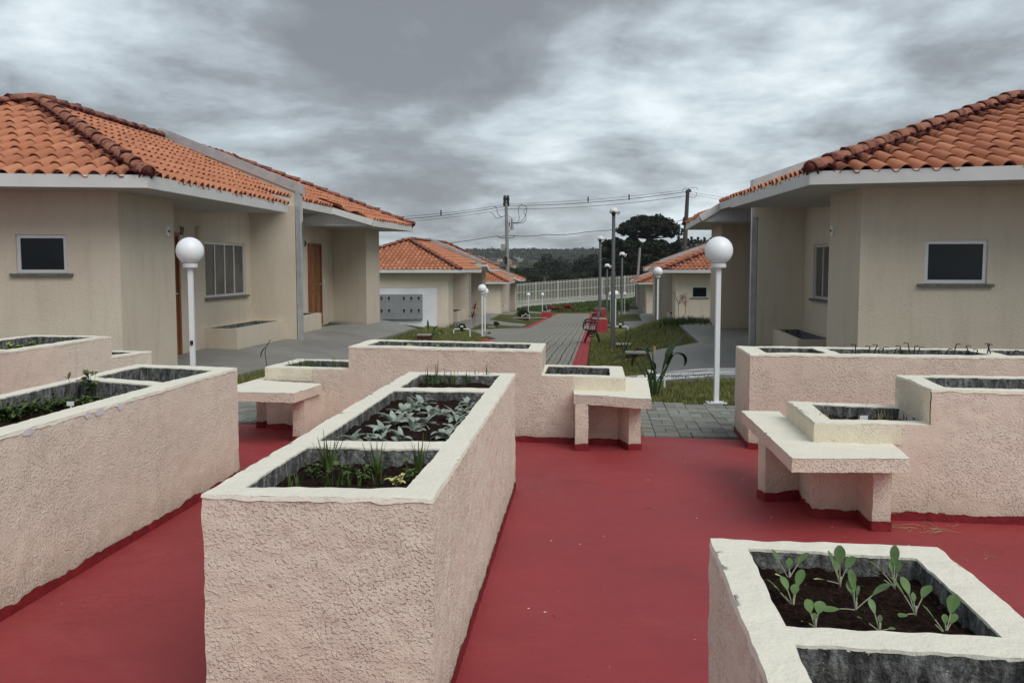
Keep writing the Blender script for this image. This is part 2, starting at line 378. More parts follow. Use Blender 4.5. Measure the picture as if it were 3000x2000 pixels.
M['meter'] = simple('grey_meter_cabinet', (0.23, 0.24, 0.25), 0.5, 0.4, var=0.06, scale=2)
M['white_wall'] = simple('white_wall_paint', (0.66, 0.68, 0.70), 0.8, 0.2, var=0.08, scale=1.5)
M['tag'] = simple('white_plastic_label', (0.78, 0.79, 0.80), 0.5, 0.4, var=0.03)
M['brickbox'] = simple('rough_brick', (0.085, 0.04, 0.028), 0.95, 0.1, var=0.5, scale=14, bump=0.02, bscale=30)
M['wire'] = simple('cable_black', (0.03, 0.03, 0.032), 0.6, 0.3)
M['digit'] = simple('black_numeral', (0.015, 0.012, 0.010), 0.5, 0.4)
M['splash'] = simple('spilt_white_paint', (0.78, 0.79, 0.78), 0.7, 0.3, var=0.05)
M['chip'] = simple('bare_plaster', (0.66, 0.63, 0.64), 0.9, 0.1, var=0.12, scale=20)
M['house_white'] = simple('far_white_wall', (0.55, 0.54, 0.50), 0.9, 0.1, var=0.2, scale=0.3)
M['house_tan'] = simple('far_tan_wall', (0.36, 0.29, 0.21), 0.9, 0.1, var=0.2, scale=0.3)
M['far_roof'] = simple('far_clay_roof', (0.24, 0.11, 0.07), 0.9, 0.1, var=0.3, scale=0.3)
M['far_roof2'] = simple('far_grey_roof', (0.22, 0.22, 0.22), 0.9, 0.1, var=0.3, scale=0.3)
def hillm():
    m = Mt('far_ground', 0.95, 0.05)
    c = m.ramp(m.noise(0.012, 8, 0.7, 0.4), [(0.36, (0.028, 0.034, 0.016)), (0.48, (0.055, 0.052, 0.030)), (0.60, (0.085, 0.070, 0.048)), (0.75, (0.12, 0.12, 0.06))])
    c = m.mix(m.fr(m.noise(0.3, 7, 0.8), 0.42, 0.7, 0, 0.6), c, (0.018, 0.022, 0.009))
    m.color(c); return m.m
M['hill'] = hillm()

# ------------------------------------------------------------------ mesh helpers
def tag(o, label=None, cat=None, group=None, kind=None):
    if label: o['label'] = label
    if cat: o['category'] = cat
    if group: o['group'] = group
    if kind: o['kind'] = kind
    return o
def link(o, parent=None):
    COL.objects.link(o)
    if parent is not None: o.parent = parent
    return o
def empty(name, loc=(0, 0, 0), rz=0.0, **k):
    o = bpy.data.objects.new(name, None); o.location = loc; o.rotation_euler = (0, 0, rz)
    o.empty_display_size = 0.1
    link(o); tag(o, **k); return o
class G3:
    def __init__(s): s.v = []; s.f = []
    def add(s, vs, fs):
        o = len(s.v); s.v += [tuple(p) for p in vs]; s.f += [tuple(i + o for i in f) for f in fs]; return s
    def prism(s, poly, z0, z1, top=None):
        """poly CCW list of (x,y); optional top poly"""
        n = len(poly); t = top or poly
        vs = [(x, y, z0) for x, y in poly] + [(x, y, z1) for x, y in t]
        fs = [tuple(range(n - 1, -1, -1)), tuple(range(n, 2 * n))]
        fs += [(i, (i + 1) % n, n + (i + 1) % n, n + i) for i in range(n)]
        return s.add(vs, fs)
    def box(s, c, d, rz=0.0, m=None):
        hx, hy, hz = d[0] / 2, d[1] / 2, d[2] / 2; vs = []
        for z in (-hz, hz):
            for x, y in ((-hx, -hy), (hx, -hy), (hx, hy), (-hx, hy)):
                p = Vector((x * cos(rz) - y * sin(rz), x * sin(rz) + y * cos(rz), z))
                if m is not None: p = m @ p
                vs.append(p + Vector(c))
        return s.add(vs, [(3, 2, 1, 0), (4, 5, 6, 7), (0, 1, 5, 4), (1, 2, 6, 5), (2, 3, 7, 6), (3, 0, 4, 7)])
    def bar(s, a, b, w, h, up=(0, 0, 1)):
        a, b = Vector(a), Vector(b); d = (b - a).normalized(); u = Vector(up)
        sd = d.cross(u)
        if sd.length < 1e-4: sd = d.cross(Vector((1, 0, 0)))
        sd.normalize(); u = sd.cross(d).normalized(); vs = []
        for p in (a, b):
            for i, j in ((-1, -1), (1, -1), (1, 1), (-1, 1)): vs.append(p + sd * (i * w / 2) + u * (j * h / 2))
        return s.add(vs, [(0, 1, 2, 3), (7, 6, 5, 4), (0, 4, 5, 1), (1, 5, 6, 2), (2, 6, 7, 3), (3, 7, 4, 0)])
    def tube(s, pts, r, n=8, caps=True):
        pts = [Vector(p) for p in pts]; k = len(pts)
        rs = r if isinstance(r, (list, tuple)) else [r] * k
        base = len(s.v); prev = None
        for i, p in enumerate(pts):
            d = (pts[min(i + 1, k - 1)] - pts[max(i - 1, 0)]).normalized()
            if prev is None:
                a = d.cross(Vector((0, 0, 1)))
                if a.length < 1e-3: a = d.cross(Vector((1, 0, 0)))
                a.normalize()
            else:
                a = prev - d * prev.dot(d); a.normalize()
            prev = a; b = d.cross(a)
            for j in range(n):
                t = 2 * pi * j / n; s.v.append(tuple(p + (a * cos(t) + b * sin(t)) * rs[i]))
        for i in range(k - 1):
            for j in range(n):
                s.f.append((base + i * n + j, base + i * n + (j + 1) % n, base + (i + 1) * n + (j + 1) % n, base + (i + 1) * n + j))
        if caps:
            s.f.append(tuple(base + j for j in range(n - 1, -1, -1)))
            s.f.append(tuple(base + (k - 1) * n + j for j in range(n)))
        return s
    def lathe(s, prof, n=24, c=(0, 0, 0)):
        base = len(s.v)
        for r, z in prof:
            for j in range(n):
                t = 2 * pi * j / n; s.v.append((c[0] + r * cos(t), c[1] + r * sin(t), c[2] + z))
        for i in range(len(prof) - 1):
            for j in range(n):
                s.f.append((base + i * n + j, base + i * n + (j + 1) % n, base + (i + 1) * n + (j + 1) % n, base + (i + 1) * n + j))
        return s
    def blob(s, c, r, seed=0, amp=0.3, fr=2.0, sub=2, sq=(1, 1, 1)):
        bm = bmesh.new(); bmesh.ops.create_icosphere(bm, subdivisions=sub, radius=1.0)
        vs = []
        for v in bm.verts:
            p = v.co.copy(); k = 1 + amp * noise.noise(p * fr + Vector((seed * 7.3, seed * 1.7, 0)))
            vs.append((c[0] + p.x * r * k * sq[0], c[1] + p.y * r * k * sq[1], c[2] + p.z * r * k * sq[2]))
        bm.verts.index_update()
        s.add(vs, [tuple(v.index for v in f.verts) for f in bm.faces]); bm.free(); return s
    def build(s, name, mat, parent=None, smooth=False, bevel=0.0, attrs=None, loc=None, angle=None):
        me = bpy.data.meshes.new(name); me.from_pydata(s.v, [], s.f)
        me.materials.append(M[mat] if isinstance(mat, str) else mat)
        if smooth:
            me.polygons.foreach_set('use_smooth', [True] * len(me.polygons))
            if angle is not None: me.set_sharp_from_angle(angle=radians(angle))
        if attrs:
            for k, vals in attrs.items():
                a = me.attributes.new(k, 'FLOAT', 'FACE'); a.data.foreach_set('value', vals)
        me.validate(); me.update()
        o = bpy.data.objects.new(name, me)
        if loc is not None: o.location = loc
        link(o, parent)
        if bevel:
            b = o.modifiers.new('bevel', 'BEVEL'); b.width = bevel; b.segments = 2; b.limit_method = 'ANGLE'
        return o
def copy_tree(o, parent=None, loc=None, rz=None):
    c = o.copy(); COL.objects.link(c); c.parent = parent
    if loc is not None: c.location = loc
    if rz is not None: c.rotation_euler[2] = rz
    for ch in list(o.children):
        copy_tree(ch, c)
    return c
def inside(p, poly):
    x, y = p; r = False; n = len(poly); j = n - 1
    for i in range(n):
        xi, yi = poly[i]; xj, yj = poly[j]
        if (yi > y) != (yj > y) and x < (xj - xi) * (y - yi) / (yj - yi) + xi: r = not r
        j = i
    return r
def subdiv_ring(poly, step):
    out = []
    for i in range(len(poly)):
        a, b = Vector(poly[i]), Vector(poly[(i + 1) % len(poly)]); k = max(1, int(round((b - a).length / step)))
        for j in range(k): out.append(tuple(a.lerp(b, j / k)))
    return out
def fill(outer, holes, step, jit=0.0, rnd=None):
    """triangulate polygon with holes and interior points; returns pts2d, tris, rings(index lists)"""
    rings = [outer] + holes; pts = []; edges = []; ridx = []
    for r in rings:
        o = len(pts); pts += [Vector(p) for p in r]; n = len(r)
        edges += [(o + i, o + (i + 1) % n) for i in range(n)]; ridx.append(list(range(o, o + n)))
    xs = [p[0] for p in outer]; ys = [p[1] for p in outer]
    x = min(xs) + step / 2
    while x < max(xs):
        y = min(ys) + step / 2
        while y < max(ys):
            q = (x + random.uniform(-.2, .2) * step, y + random.uniform(-.2, .2) * step)
            if inside(q, outer) and not any(inside(q, h) for h in holes): pts.append(Vector(q))
            y += step
        x += step
    vv, ee, ff, ov, oe, of = delaunay_2d_cdt(pts, edges, [], 0, 1e-5)
    tris = []
    for f in ff:
        c = sum((vv[i] for i in f), Vector((0, 0))) / len(f)
        if inside(c, outer) and not any(inside(c, h) for h in holes):
            a, b, d = (vv[i] for i in f[:3])
            tris.append(tuple(f) if (b - a).cross(d - a) > 0 else tuple(reversed(f)))
    remap = {}
    for new, olds in enumerate(ov):
        for o_ in olds: remap[o_] = new
    return [tuple(p) for p in vv], tris, [[remap[i] for i in r] for r in ridx]

# ------------------------------------------------------------------ reading the ground
CT, ST = cos(TILT), sin(TILT)
def ray(px, py):
    a = (px - 1500) / FPX; b = (1000 - py) / FPX
    return a, CT + b * ST, -ST + b * CT
def at(px, py, z=0.0):
    r = ray(px, py); t = (z - EYE) / r[2]; return (r[0] * t, r[1] * t)
def atd(px, py, d):
    r = ray(px, py); t = d / r[1]; return (r[0] * t, d, EYE + r[2] * t)
def lerp(a, b, t): return a + (b - a) * t
def pw(y, tab):
    if y <= tab[0][0]: return tab[0][1]
    for (a, u), (b, w) in zip(tab, tab[1:]):
        if y <= b: return lerp(u, w, (y - a) / (b - a))
    return tab[-1][1]
PATH_T = [(10, 0), (44, -1.5), (82, -2.72), (96, -2.8)]
PAD_T = [(25.8, 0), (41, -1.42), (58, -1.5), (74, -2.45), (90, -2.6)]
FAR_T = [(96, -2.5), (110, -2.2), (160, -3.0), (250, -5.0), (400, -6.5), (600, -5), (800, -5), (1000, -2.5), (1200, 5), (1400, 16), (1550, 22.5), (1650, 22), (2600, 18)]
def XR(y): return 1.05 + 0.088 * (y - 16.3)
def XL(y): return XR(y) - 2.7
def smooth(t): t = max(0.0, min(1.0, t)); return t * t * (3 - 2 * t)
def ground(x, y):
    if y <= 10: return 0.0
    if y < 96.5:
        p, h = pw(y, PATH_T), pw(y, PAD_T)
        t = smooth((x - XR(y) - .3) / 2.2) if x > XR(y) else smooth((XL(y) - .3 - x) / 3.0)
        g = lerp(p, h, t)
        if y > 80:
            k = smooth((y - 80) / 12); b = -2.85 + 0.085 * (x - 0.5)
            b = max(-3.4, min(-1.2, b))
            g = lerp(g, b, k)
        return g
    b = max(-3.4, min(-1.2, -2.85 + 0.085 * (x - 0.5)))
    return lerp(b, pw(y, FAR_T) + 3.0 * noise.noise(Vector((x / 120, y / 160, 0))), smooth((y - 96.5) / 20))
def hit(px, py):
    r = ray(px, py); t = 2.0; pt = t
    while t < 2500:
        x, y, z = r[0] * t, r[1] * t, EYE + r[2] * t
        if z <= ground(x, y): break
        pt = t; t *= 1.004
    lo, hi = pt, t
    for _ in range(24):
        m = (lo + hi) / 2
        if EYE + r[2] * m <= ground(r[0] * m, r[1] * m): hi = m
        else: lo = m
    return (r[0] * hi, r[1] * hi)

def drape(name, poly, step, dz, mat, kind='structure', skirt=0.06, parent=None, lab=None):
    ring = subdiv_ring(poly, step)
    if sum(a[0] * b[1] - b[0] * a[1] for a, b in zip(ring, ring[1:] + ring[:1])) < 0: ring = ring[::-1]
    pts, tris, rings = fill(ring, [], step)
    g = G3(); g.v = [(x, y, ground(x, y) + dz) for x, y in pts]; g.f = list(tris)
    r = rings[0]; n = len(r); o = len(g.v)
    g.v += [(pts[i][0], pts[i][1], ground(*pts[i]) + dz - skirt) for i in r]
    g.f += [(r[i], o + i, o + (i + 1) % n, r[(i + 1) % n]) for i in range(n)]
    ob = g.build(name, mat, parent)
    if kind: tag(ob, kind=kind)
    return ob
# ------------------------------------------------------------------ ground sheets
def lawn():
    g = G3(); st = 0.45; xs = np.arange(-45, 60.01, st); ys = np.arange(-12, 97.4, st)
    for y in ys:
        for x in xs:
            z = ground(x, y) - 0.035 + (0.022 * noise.noise(Vector((x * .9, y * .9, 3))) if y > 9 else 0)
            g.v.append((x, y, z))
    n = len(xs)
    for j in range(len(ys) - 1):
        for i in range(n - 1):
            a = j * n + i; g.f.append((a, a + 1, a + n + 1, a + n))
    tag(g.build('lawn', 'lawn', smooth=True), kind='structure')
lawn()
def far_terrain():
    g = G3(); yy = [97.2]; 
    while yy[-1] < 1900: yy.append(yy[-1] * 1.035)
    n = 90
    for y in yy:
        w = max(70, y * 1.3)
        for i in range(n + 1):
            x = -w + 2 * w * i / n
            z = ground(x, y)
            if y > 1400: z += smooth((y - 1400) / 200) * 5 * noise.noise(Vector((x / 330, y / 800, 5)))
            g.v.append((x, y, z))
    for j in range(len(yy) - 1):
        for i in range(n):
            a = j * (n + 1) + i; g.f.append((a, a + 1, a + n + 2, a + n + 1))
    tag(g.build('hills', 'hill', smooth=True), kind='structure')
far_terrain()

E1 = ((-9.0, 9.68), (14.0, 5.6))      # red floor / paver edge
def eline(p, q, x): return p[1] + (q[1] - p[1]) * (x - p[0]) / (q[0] - p[0])
drape('plaza_floor', [(-12, -6), (12, -6), (12, eline(*E1, 12)), (-9, eline(*E1, -9)), (-12, eline(*E1, -12))], 1.0, 0.0, 'red_floor')
# paved strip between the plaza and the lawn: separate blocks laid in basket weave on a sand bed
drape('paver_bed', [(-9, eline(*E1, -9) + .004), (12, eline(*E1, 12) + .004), (12, 8.3), (2.35, 9.76), (1.2, 9.93), (-3, 10.12), (-9, 10.9)], 0.8, -0.012, 'joint')
def pavers():
    g = G3(); var = []; rz = radians(-4.9); c, s_ = cos(rz), sin(rz); rnd = random.Random(5)
    for i in range(-48, 60):
        for j in range(-8, 24):
            hor = (i + j) % 2 == 0
            for k in (0, 1):
                if hor: lx, ly, dx, dy = i * .205 + .1025, j * .205 + .052 + k * .1025, .199, .097
                else: lx, ly, dx, dy = i * .205 + .052 + k * .1025, j * .205 + .1025, .097, .199
                x = lx * c - ly * s_; y = 8.0 + lx * s_ + ly * c
                e0 = eline(*E1, x) + .06; e1 = pw(x, [(-9, 10.9), (-3, 10.12), (1.2, 9.93), (2.35, 9.76), (12, 8.3)]) - .04
                if not (e0 < y < e1 and -8.8 < x < 11.8): continue
                h = .004 + rnd.uniform(-.003, .004)
                jx = rnd.uniform(-.003, .003); a = rz + rnd.uniform(-.02, .02)
                g.box((x + jx, y + jx, h - .02), (dx, dy, .04), a); var += [rnd.random()] * 6
    tag(g.build('paved_strip', 'paver', attrs={'tilevar': var}), kind='structure')
pavers()
ys = [9.95 + i * 2.0 for i in range(36)] + [80.3]
drape('path', [(XR(y), y) for y in ys] + [(XL(y), y) for y in reversed(ys)], 0.9, 0.008, 'path')
drape('path_junction', [(XL(29.5) - .004, 29.5), (XL(44.5) - .004, 44.5), hit(1370, 967), (hit(1370, 967)[0] - .1, hit(1370, 967)[1] - 3.2)], 0.9, 0.008, 'path')
drape('red_kerb', [(XR(y) + .004, y) for y in ys] + [(XR(y) + .26, y) for y in reversed(ys)], 0.5, 0.014, 'red_kerb')
ya = [19 + i for i in range(11)]
drape('red_kerb', [(XL(y) - .26, y) for y in ya] + [(XL(y) - .004, y) for y in reversed(ya)], 0.5, 0.014, 'red_kerb')
ya = [44.6 + i * 2 for i in range(18)] + [80.3]
drape('red_kerb', [(XL(y) - .26, y) for y in ya] + [(XL(y) - .004, y) for y in reversed(ya)], 0.5, 0.014, 'red_kerb')
drape('red_kerb', [(XL(80.3) - .26, 80.32), (XR(80.3) + .26, 80.32), (XR(80.3) + .26, 80.8), (XL(80.3) - .26, 80.8)], 0.5, 0.014, 'red_kerb')
# concrete walkways round the houses, stepping down the slope with them
SHL, SHR = (1.97, 31.5), (3.3, 31.5)
for k in range(3):
    o = lambda x, y, s: (x + s[0] * k, y + s[1] * k)
    y0 = 10.6 if k == 0 else 9.0
    drape('house_walkway', [o(-3.98, y0, SHL), o(-3.70, 13.6, SHL), o(-3.5, 15.7, SHL), o(-1.45, 15.5, SHL), o(-1.2, 18.45, SHL), o(-2.1, 18.6, SHL), o(-3.24, 19.4, SHL), o(-2.9, 23.4, SHL), o(-2.7, 26.6, SHL), o(-9, 27, SHL), o(-9, 26, SHL), o(-4, 23.5, SHL), o(-6, 18, SHL), o(-6, y0, SHL)], 0.7, 0.012, 'walk')
    drape('house_walkway', [o(6, y0, SHR), o(6, 23.5, SHR), o(5.6, 26, SHR), o(4.6, 26, SHR), o(4.1, 23, SHR), o(3.52, 17.6, SHR), o(2.56, 17.55, SHR), o(2.05, 13.2, SHR), o(1.9, 12.2, SHR), o(3.2, 12.0, SHR), o(3.2, y0, SHR)], 0.7, 0.012, 'walk')
# spilt whitewash on the crossing to the right
def splash():
    g = G3(); rnd = random.Random(3)
    for i in range(80):
        x = rnd.uniform(1.75, 3.75); y = 12.68 + rnd.gauss(0, .22) + .1 * sin(x * 3)
        if i < 14: y = 12.22 + rnd.uniform(0, .2)
        w = rnd.uniform(.10, .45); h = rnd.uniform(.018, .075); n = 12; ph = rnd.uniform(0, 6)
        pts = [(x + w * cos(t) * (1 + .3 * sin(3 * t + ph)), y + h * sin(t) * (1 + .4 * sin(5 * t + ph))) for t in (2 * pi * j / n for j in range(n))]
        g.add([(a, b, ground(a, b) + .014 + i * .00008) for a, b in pts], [tuple(range(n))])
    tag(g.build('whitewash_stain', 'splash'), kind='stuff', label='white paint streaks spilt across the grey concrete walkway', cat='stain')
splash()

# ------------------------------------------------------------------ grass
def blades(name, pts, h0, h1, w, mat, seed, bend=0.5, **k):
    rnd = np.random.default_rng(seed); P = np.array(pts); n = len(P)
    if n == 0: return
    a = rnd.uniform(0, 2 * pi, n); h = rnd.uniform(h0, h1, n); b = rnd.uniform(.1, bend, n) * h; wd_ = w * rnd.uniform(.6, 1.3, n)
    dx, dy = np.cos(a), np.sin(a); t = a + pi / 2 + rnd.uniform(-.5, .5, n); tx, ty = np.cos(t), np.sin(t)
    V = np.zeros((n, 5, 3))
    V[:, 0] = P - np.c_[tx * wd_, ty * wd_, np.zeros(n)]; V[:, 1] = P + np.c_[tx * wd_, ty * wd_, np.zeros(n)]
    mid = P + np.c_[dx * b * .35, dy * b * .35, h * .6]
    V[:, 2] = mid + np.c_[tx * wd_ * .7, ty * wd_ * .7, np.zeros(n)]; V[:, 3] = mid - np.c_[tx * wd_ * .7, ty * wd_ * .7, np.zeros(n)]
    V[:, 4] = P + np.c_[dx * b, dy * b, h]
    me = bpy.data.meshes.new(name); idx = np.arange(n)[:, None] * 5
    F = [tuple(x) for x in (idx + [0, 1, 2, 3])] + [tuple(x) for x in (idx + [3, 2, 4])]
    me.from_pydata(V.reshape(-1, 3).tolist(), [], F); me.materials.append(M[mat])
    o = bpy.data.objects.new(name, me); link(o); tag(o, kind='stuff', cat='grass', **k); return o
def scatter(poly, dens, seed, test=None, dz=-0.02):
    rnd = random.Random(seed); xs = [p[0] for p in poly]; ys_ = [p[1] for p in poly]
    n = int((max(xs) - min(xs)) * (max(ys_) - min(ys_)) * dens); out = []
    for _ in range(n):
        p = (rnd.uniform(min(xs), max(xs)), rnd.uniform(min(ys_), max(ys_)))
        if inside(p, poly) and (test is None or test(*p)): out.append((p[0], p[1], ground(*p) + dz))
    return out
near = [(1.35, 9.92), (2.35, 9.8), (3.9, 9.6), (3.15, 12.0), (1.9, 12.15), (2.0, 13.2), (2.5, 17.5), (XR(17.5) + .3, 17.5), (XR(10) + .3, 10.0)]
blades('lawn_grass', scatter(near, 2600, 1), .025, .055, .0030, 'grass', 1, label='short green and brown grass on the near right lawn')
mid_r = [(XR(15) + .3, 15), (XR(44) + .3, 44), (7.6, 44), (5.6, 30), (4.3, 26), (4.0, 23), (3.5, 17.7), (2.5, 17.6), (2.3, 16)]
blades('lawn_grass', scatter(mid_r, 420, 2), .03, .07, .0055, 'grass', 2, label='grass bank between the path and the right hand houses')
mid_l = [(XL(18) - .3, 19), (XL(30) - .3, 30), hit(1370, 968), (-2.0, 38), (-3.2, 36), (-2.6, 27), (-2.85, 23.5), (-3.15, 19.6), (-2.1, 18.8)]
blades('lawn_grass', scatter(mid_l, 460, 3), .03, .07, .0055, 'grass', 3, label='grass bank between the path and the left hand houses')
lft = [(-3.9, 11), (-3.75, 13.4), (-3.5, 15.5), (-1.5, 15.4), (XL(12), 12), (-1.2, 10.2), (-4.0, 10.4)]
blades('lawn_grass', scatter(lft, 1500, 4), .03, .06, .0035, 'grass', 4, label='strip of grass behind the left end of the stepped planter')
# rank growth along the crests and on the bank under the fence
crest = [(x, 22 + 0) for x in ()]
def rank(pxs, n, spread, h, seed, lab):
    rnd = random.Random(seed); out = []
    for _ in range(n):
        t = rnd.random() * (len(pxs) - 1); i = int(t); f = t - i
        q = hit(lerp(pxs[i][0], pxs[i + 1][0], f), lerp(pxs[i][1], pxs[i + 1][1], f))
        x, y = q[0] + rnd.gauss(0, spread * .5), q[1] + rnd.gauss(0, spread)
        out.append((x, y, ground(x, y) - .02))
    blades('rank_grass', out, h * .4, h, .008, 'rank_grass', seed, .7, label=lab)
rank([(1195, 945), (1235, 940), (1300, 952), (1340, 966)], 1500, .5, .26, 11, 'rough tall grass along the top of the left bank below the meter cabinet')
rank([(1965, 950), (2000, 946), (2078, 946)], 900, .4, .22, 12, 'rough bright grass at the foot of the right hand house wall')
rank([(1930, 1106), (2000, 1108), (2100, 1107)], 130, .12, .09, 13, 'weeds along the edge of the whitewashed walkway')
bank = [(1, 83), (16, 83), (16, 95.5), (1, 95.5)]
blades('rank_grass', scatter(bank, 60, 14), .06, .20, .03, 'rank_grass', 14, .8, label='overgrown grass bank rising to the white fence')
blades('rank_grass', scatter([(-3, 84), (1, 84), (1, 95), (-3, 95)], 60, 15), .04, .12, .03, 'rank_grass', 15, .8, label='weedy grass below the left part of the white fence')

# ------------------------------------------------------------------ roof tiles
PROF_N = [(0.0, 0.0), (.03, .014), (.09, .038), (.18, .057), (.28, .068), (.38, .071), (.48, .068), (.58, .057), (.67, .038), (.73, .014), (.77, -.002), (.88, -.006), (1.0, 0.0)]
PROF_F = [(0.0, 0.0), (.10, .034), (.24, .056), (.36, .060), (.48, .056), (.62, .034), (.72, -.002), (1.0, 0.0)]
def tile_plane(acc, O, A, poly3, row, wid=.205, fine=True, t0=None, stainlines=(), seed=0, run=None):
    """acc: dict(v,f,tv,st). O origin on the eave, A second point on the eave; poly3 = convex 3d polygon in the plane (CCW seen from above)"""
    rnd = random.Random(seed)
    O, A = Vector(O), Vector(A); e1 = (A - O).normalized()
    P = [Vector(p) for p in poly3]; nrm = Vector((0, 0, 0))
    for i in range(len(P)): nrm += (P[i] - O).cross(P[(i + 1) % len(P)] - O)
    nrm.normalize()
    if nrm.z < 0: nrm = -nrm
    e2 = nrm.cross(e1)
    if e2.z < 0: e1 = -e1; e2 = nrm.cross(e1)
    st = [((p - O).dot(e1), (p - O).dot(e2)) for p in P]
    s0, s1 = min(p[0] for p in st), max(p[0] for p in st); tb, t1 = min(p[1] for p in st), max(p[1] for p in st)
    if t0 is None: t0 = tb
    prof = PROF_N if fine else PROF_F
    c0, c1 = int(floor(s0 / wid)) - 1, int(floor(s1 / wid)) + 1
    bm = bmesh.new(); lt = bm.faces.layers.float.new('tilevar'); ls = bm.faces.layers.float.new('stain')
    nr = int((t1 - t0) / row) + 1
    sh = 0.0
    if run is not None:
        h_ = Vector((run[0], run[1], 0)); h_.z = -(nrm.x * h_.x + nrm.y * h_.y) / nrm.z; sh = h_.dot(e1) / h_.dot(e2)
        c0 = int(floor((s0 - abs(sh) * (t1 - t0)) / wid)) - 1; c1 = int(floor((s1 + abs(sh) * (t1 - t0)) / wid)) + 1
    def pos(s, t, h): return O + e1 * (s + sh * (t - t0)) + e2 * t + nrm * h
    lift = .024 if fine else .040
    for r in range(nr):
        ta, tz = t0 + r * row - .012, t0 + (r + 1) * row
        for c in range(c0, c1 + 1):
            j = rnd.uniform(-.004, .005); js = rnd.uniform(-.003, .003); jt = rnd.uniform(-.012, .012); tv = rnd.random() * .8 + .1 * (rnd.random() > .85)
            lo, hi, rs = [], [], []
            for (px_, h) in prof:
                s = (c + px_) * wid + js
                k = 1.0 - .10 * (px_ > 0 and px_ < 1)
                a = bm.verts.new(pos(s, ta + jt, h + lift + j)); b = bm.verts.new(pos(s, tz + .02, h * .93 + .002 + j))
                d = bm.verts.new(pos(s, ta + jt + .002, (h if r else h) + lift + j - .013))
                lo.append(a); hi.append(b); rs.append(d)
            dd = [bm.verts.new(pos((c + px_) * wid + js, ta + .10, h + lift - .03)) for (px_, h) in prof] if r == 0 else None
            for i in range(len(prof) - 1):
                fs = [bm.faces.new((lo[i], lo[i + 1], hi[i + 1], hi[i])), bm.faces.new((rs[i], rs[i + 1], lo[i + 1], lo[i]))]
                if dd: fs.append(bm.faces.new((dd[i], dd[i + 1], rs[i + 1], rs[i])))
                else: pass
                sc_ = 0.0; pc = pos((c + .4) * wid, (ta + tz) / 2, 0)
                for (q0, q1) in stainlines:
                    q0, q1 = Vector(q0), Vector(q1); dq = q1 - q0; u = max(0, min(1, (pc - q0).dot(dq) / dq.dot(dq)))
                    sc_ = max(sc_, 1 - (pc - (q0 + dq * u)).length / .55)
                for f in fs: f[lt] = tv; f[ls] = max(0, sc_); f.smooth = True
    # clip to the polygon
    ctr = sum(P, Vector()) / len(P)
    for i in range(len(P)):
        a, b = P[i], P[(i + 1) % len(P)]; d = (b - a)
        if d.length < 1e-4: continue
        # leave eave edges alone so the wavy lip stays
        mt = ((a - O).dot(e2) + (b - O).dot(e2)) / 2
        if abs(mt - t0) < .03: continue
        no = d.cross(nrm).normalized()
        if (ctr - a).dot(no) > 0: no = -no
        bmesh.ops.bisect_plane(bm, geom=bm.verts[:] + bm.edges[:] + bm.faces[:], plane_co=a, plane_no=no, clear_outer=True)
    bm.verts.index_update(); o = len(acc['v'])
    acc['v'] += [tuple(v.co) for v in bm.verts]
    for f in bm.faces:
        acc['f'].append(tuple(v.index + o for v in f.verts)); acc['tv'].append(f[lt]); acc['st'].append(f[ls])
    bm.free()
def tiles_build(acc, name, parent):
    g = G3(); g.v = acc['v']; g.f = acc['f']
    return g.build(name, 'tile', parent, smooth=True, attrs={'tilevar': acc['tv'], 'stain': acc['st']}, angle=50)
def caps(P, Q, parent, seed=0, first_closed=True):
    """overlapping half-round cap tiles from the low end P to the high end Q, bedded in painted mortar"""
    P, Q = Vector(P), Vector(Q); d = (Q - P); L = d.length; d.normalize(); sd = d.cross(Vector((0, 0, 1))).normalized(); up = sd.cross(d).normalized()
    n = max(1, int(L / .36)); st = L / n; rnd = random.Random(seed); g = G3(); m = G3()
    for i in range(n):
        a = P + d * (i * st - .03) + up * (.045 + rnd.uniform(-.006, .010)) + sd * rnd.uniform(-.012, .012); b = P + d * ((i + 1) * st + .03) + up * .035
        k = 10; base = len(g.v)
        for (c, r) in ((a, .098), (b, .078), (a + d * .005, .083), ):
            for j in range(k + 1):
                t = pi * j / k; g.v.append(tuple(c + sd * (cos(t) * r) + up * (sin(t) * r * .92)))
        for j in range(k):
            g.f.append((base + j, base + k + 1 + j, base + k + 2 + j, base + j + 1))
            g.f.append((base + 2 * (k + 1) + j, base + j, base + j + 1, base + 2 * (k + 1) + j + 1))
        for s_ in (-1, 1):
            for q in range(2):
                m.blob(a + d * (st * (q * .5 + .2)) + sd * (s_ * .095) - up * .012, .055 * rnd.uniform(.5, 1.2), seed + i * 3 + q + s_, .6, 2.6, 1, (1.2, 1.2, .42))
        if rnd.random() < .55: m.blob(a + up * .07 + d * .01, .055 * rnd.uniform(.6, 1.2), seed + i, .5, 2.4, 1, (1.2, 1.2, .45))
    m.bar(P + up * .005, Q + up * .005, .165, .085)
    if first_closed: m.blob(P + up * .055 - d * .0, .078, seed, .35, 2, 2, (1, 1, .9))
    c = g.build('ridge_cap', 'cap', parent, smooth=True); mo = m.build('mortar', 'mortar', parent, smooth=True)
    return c

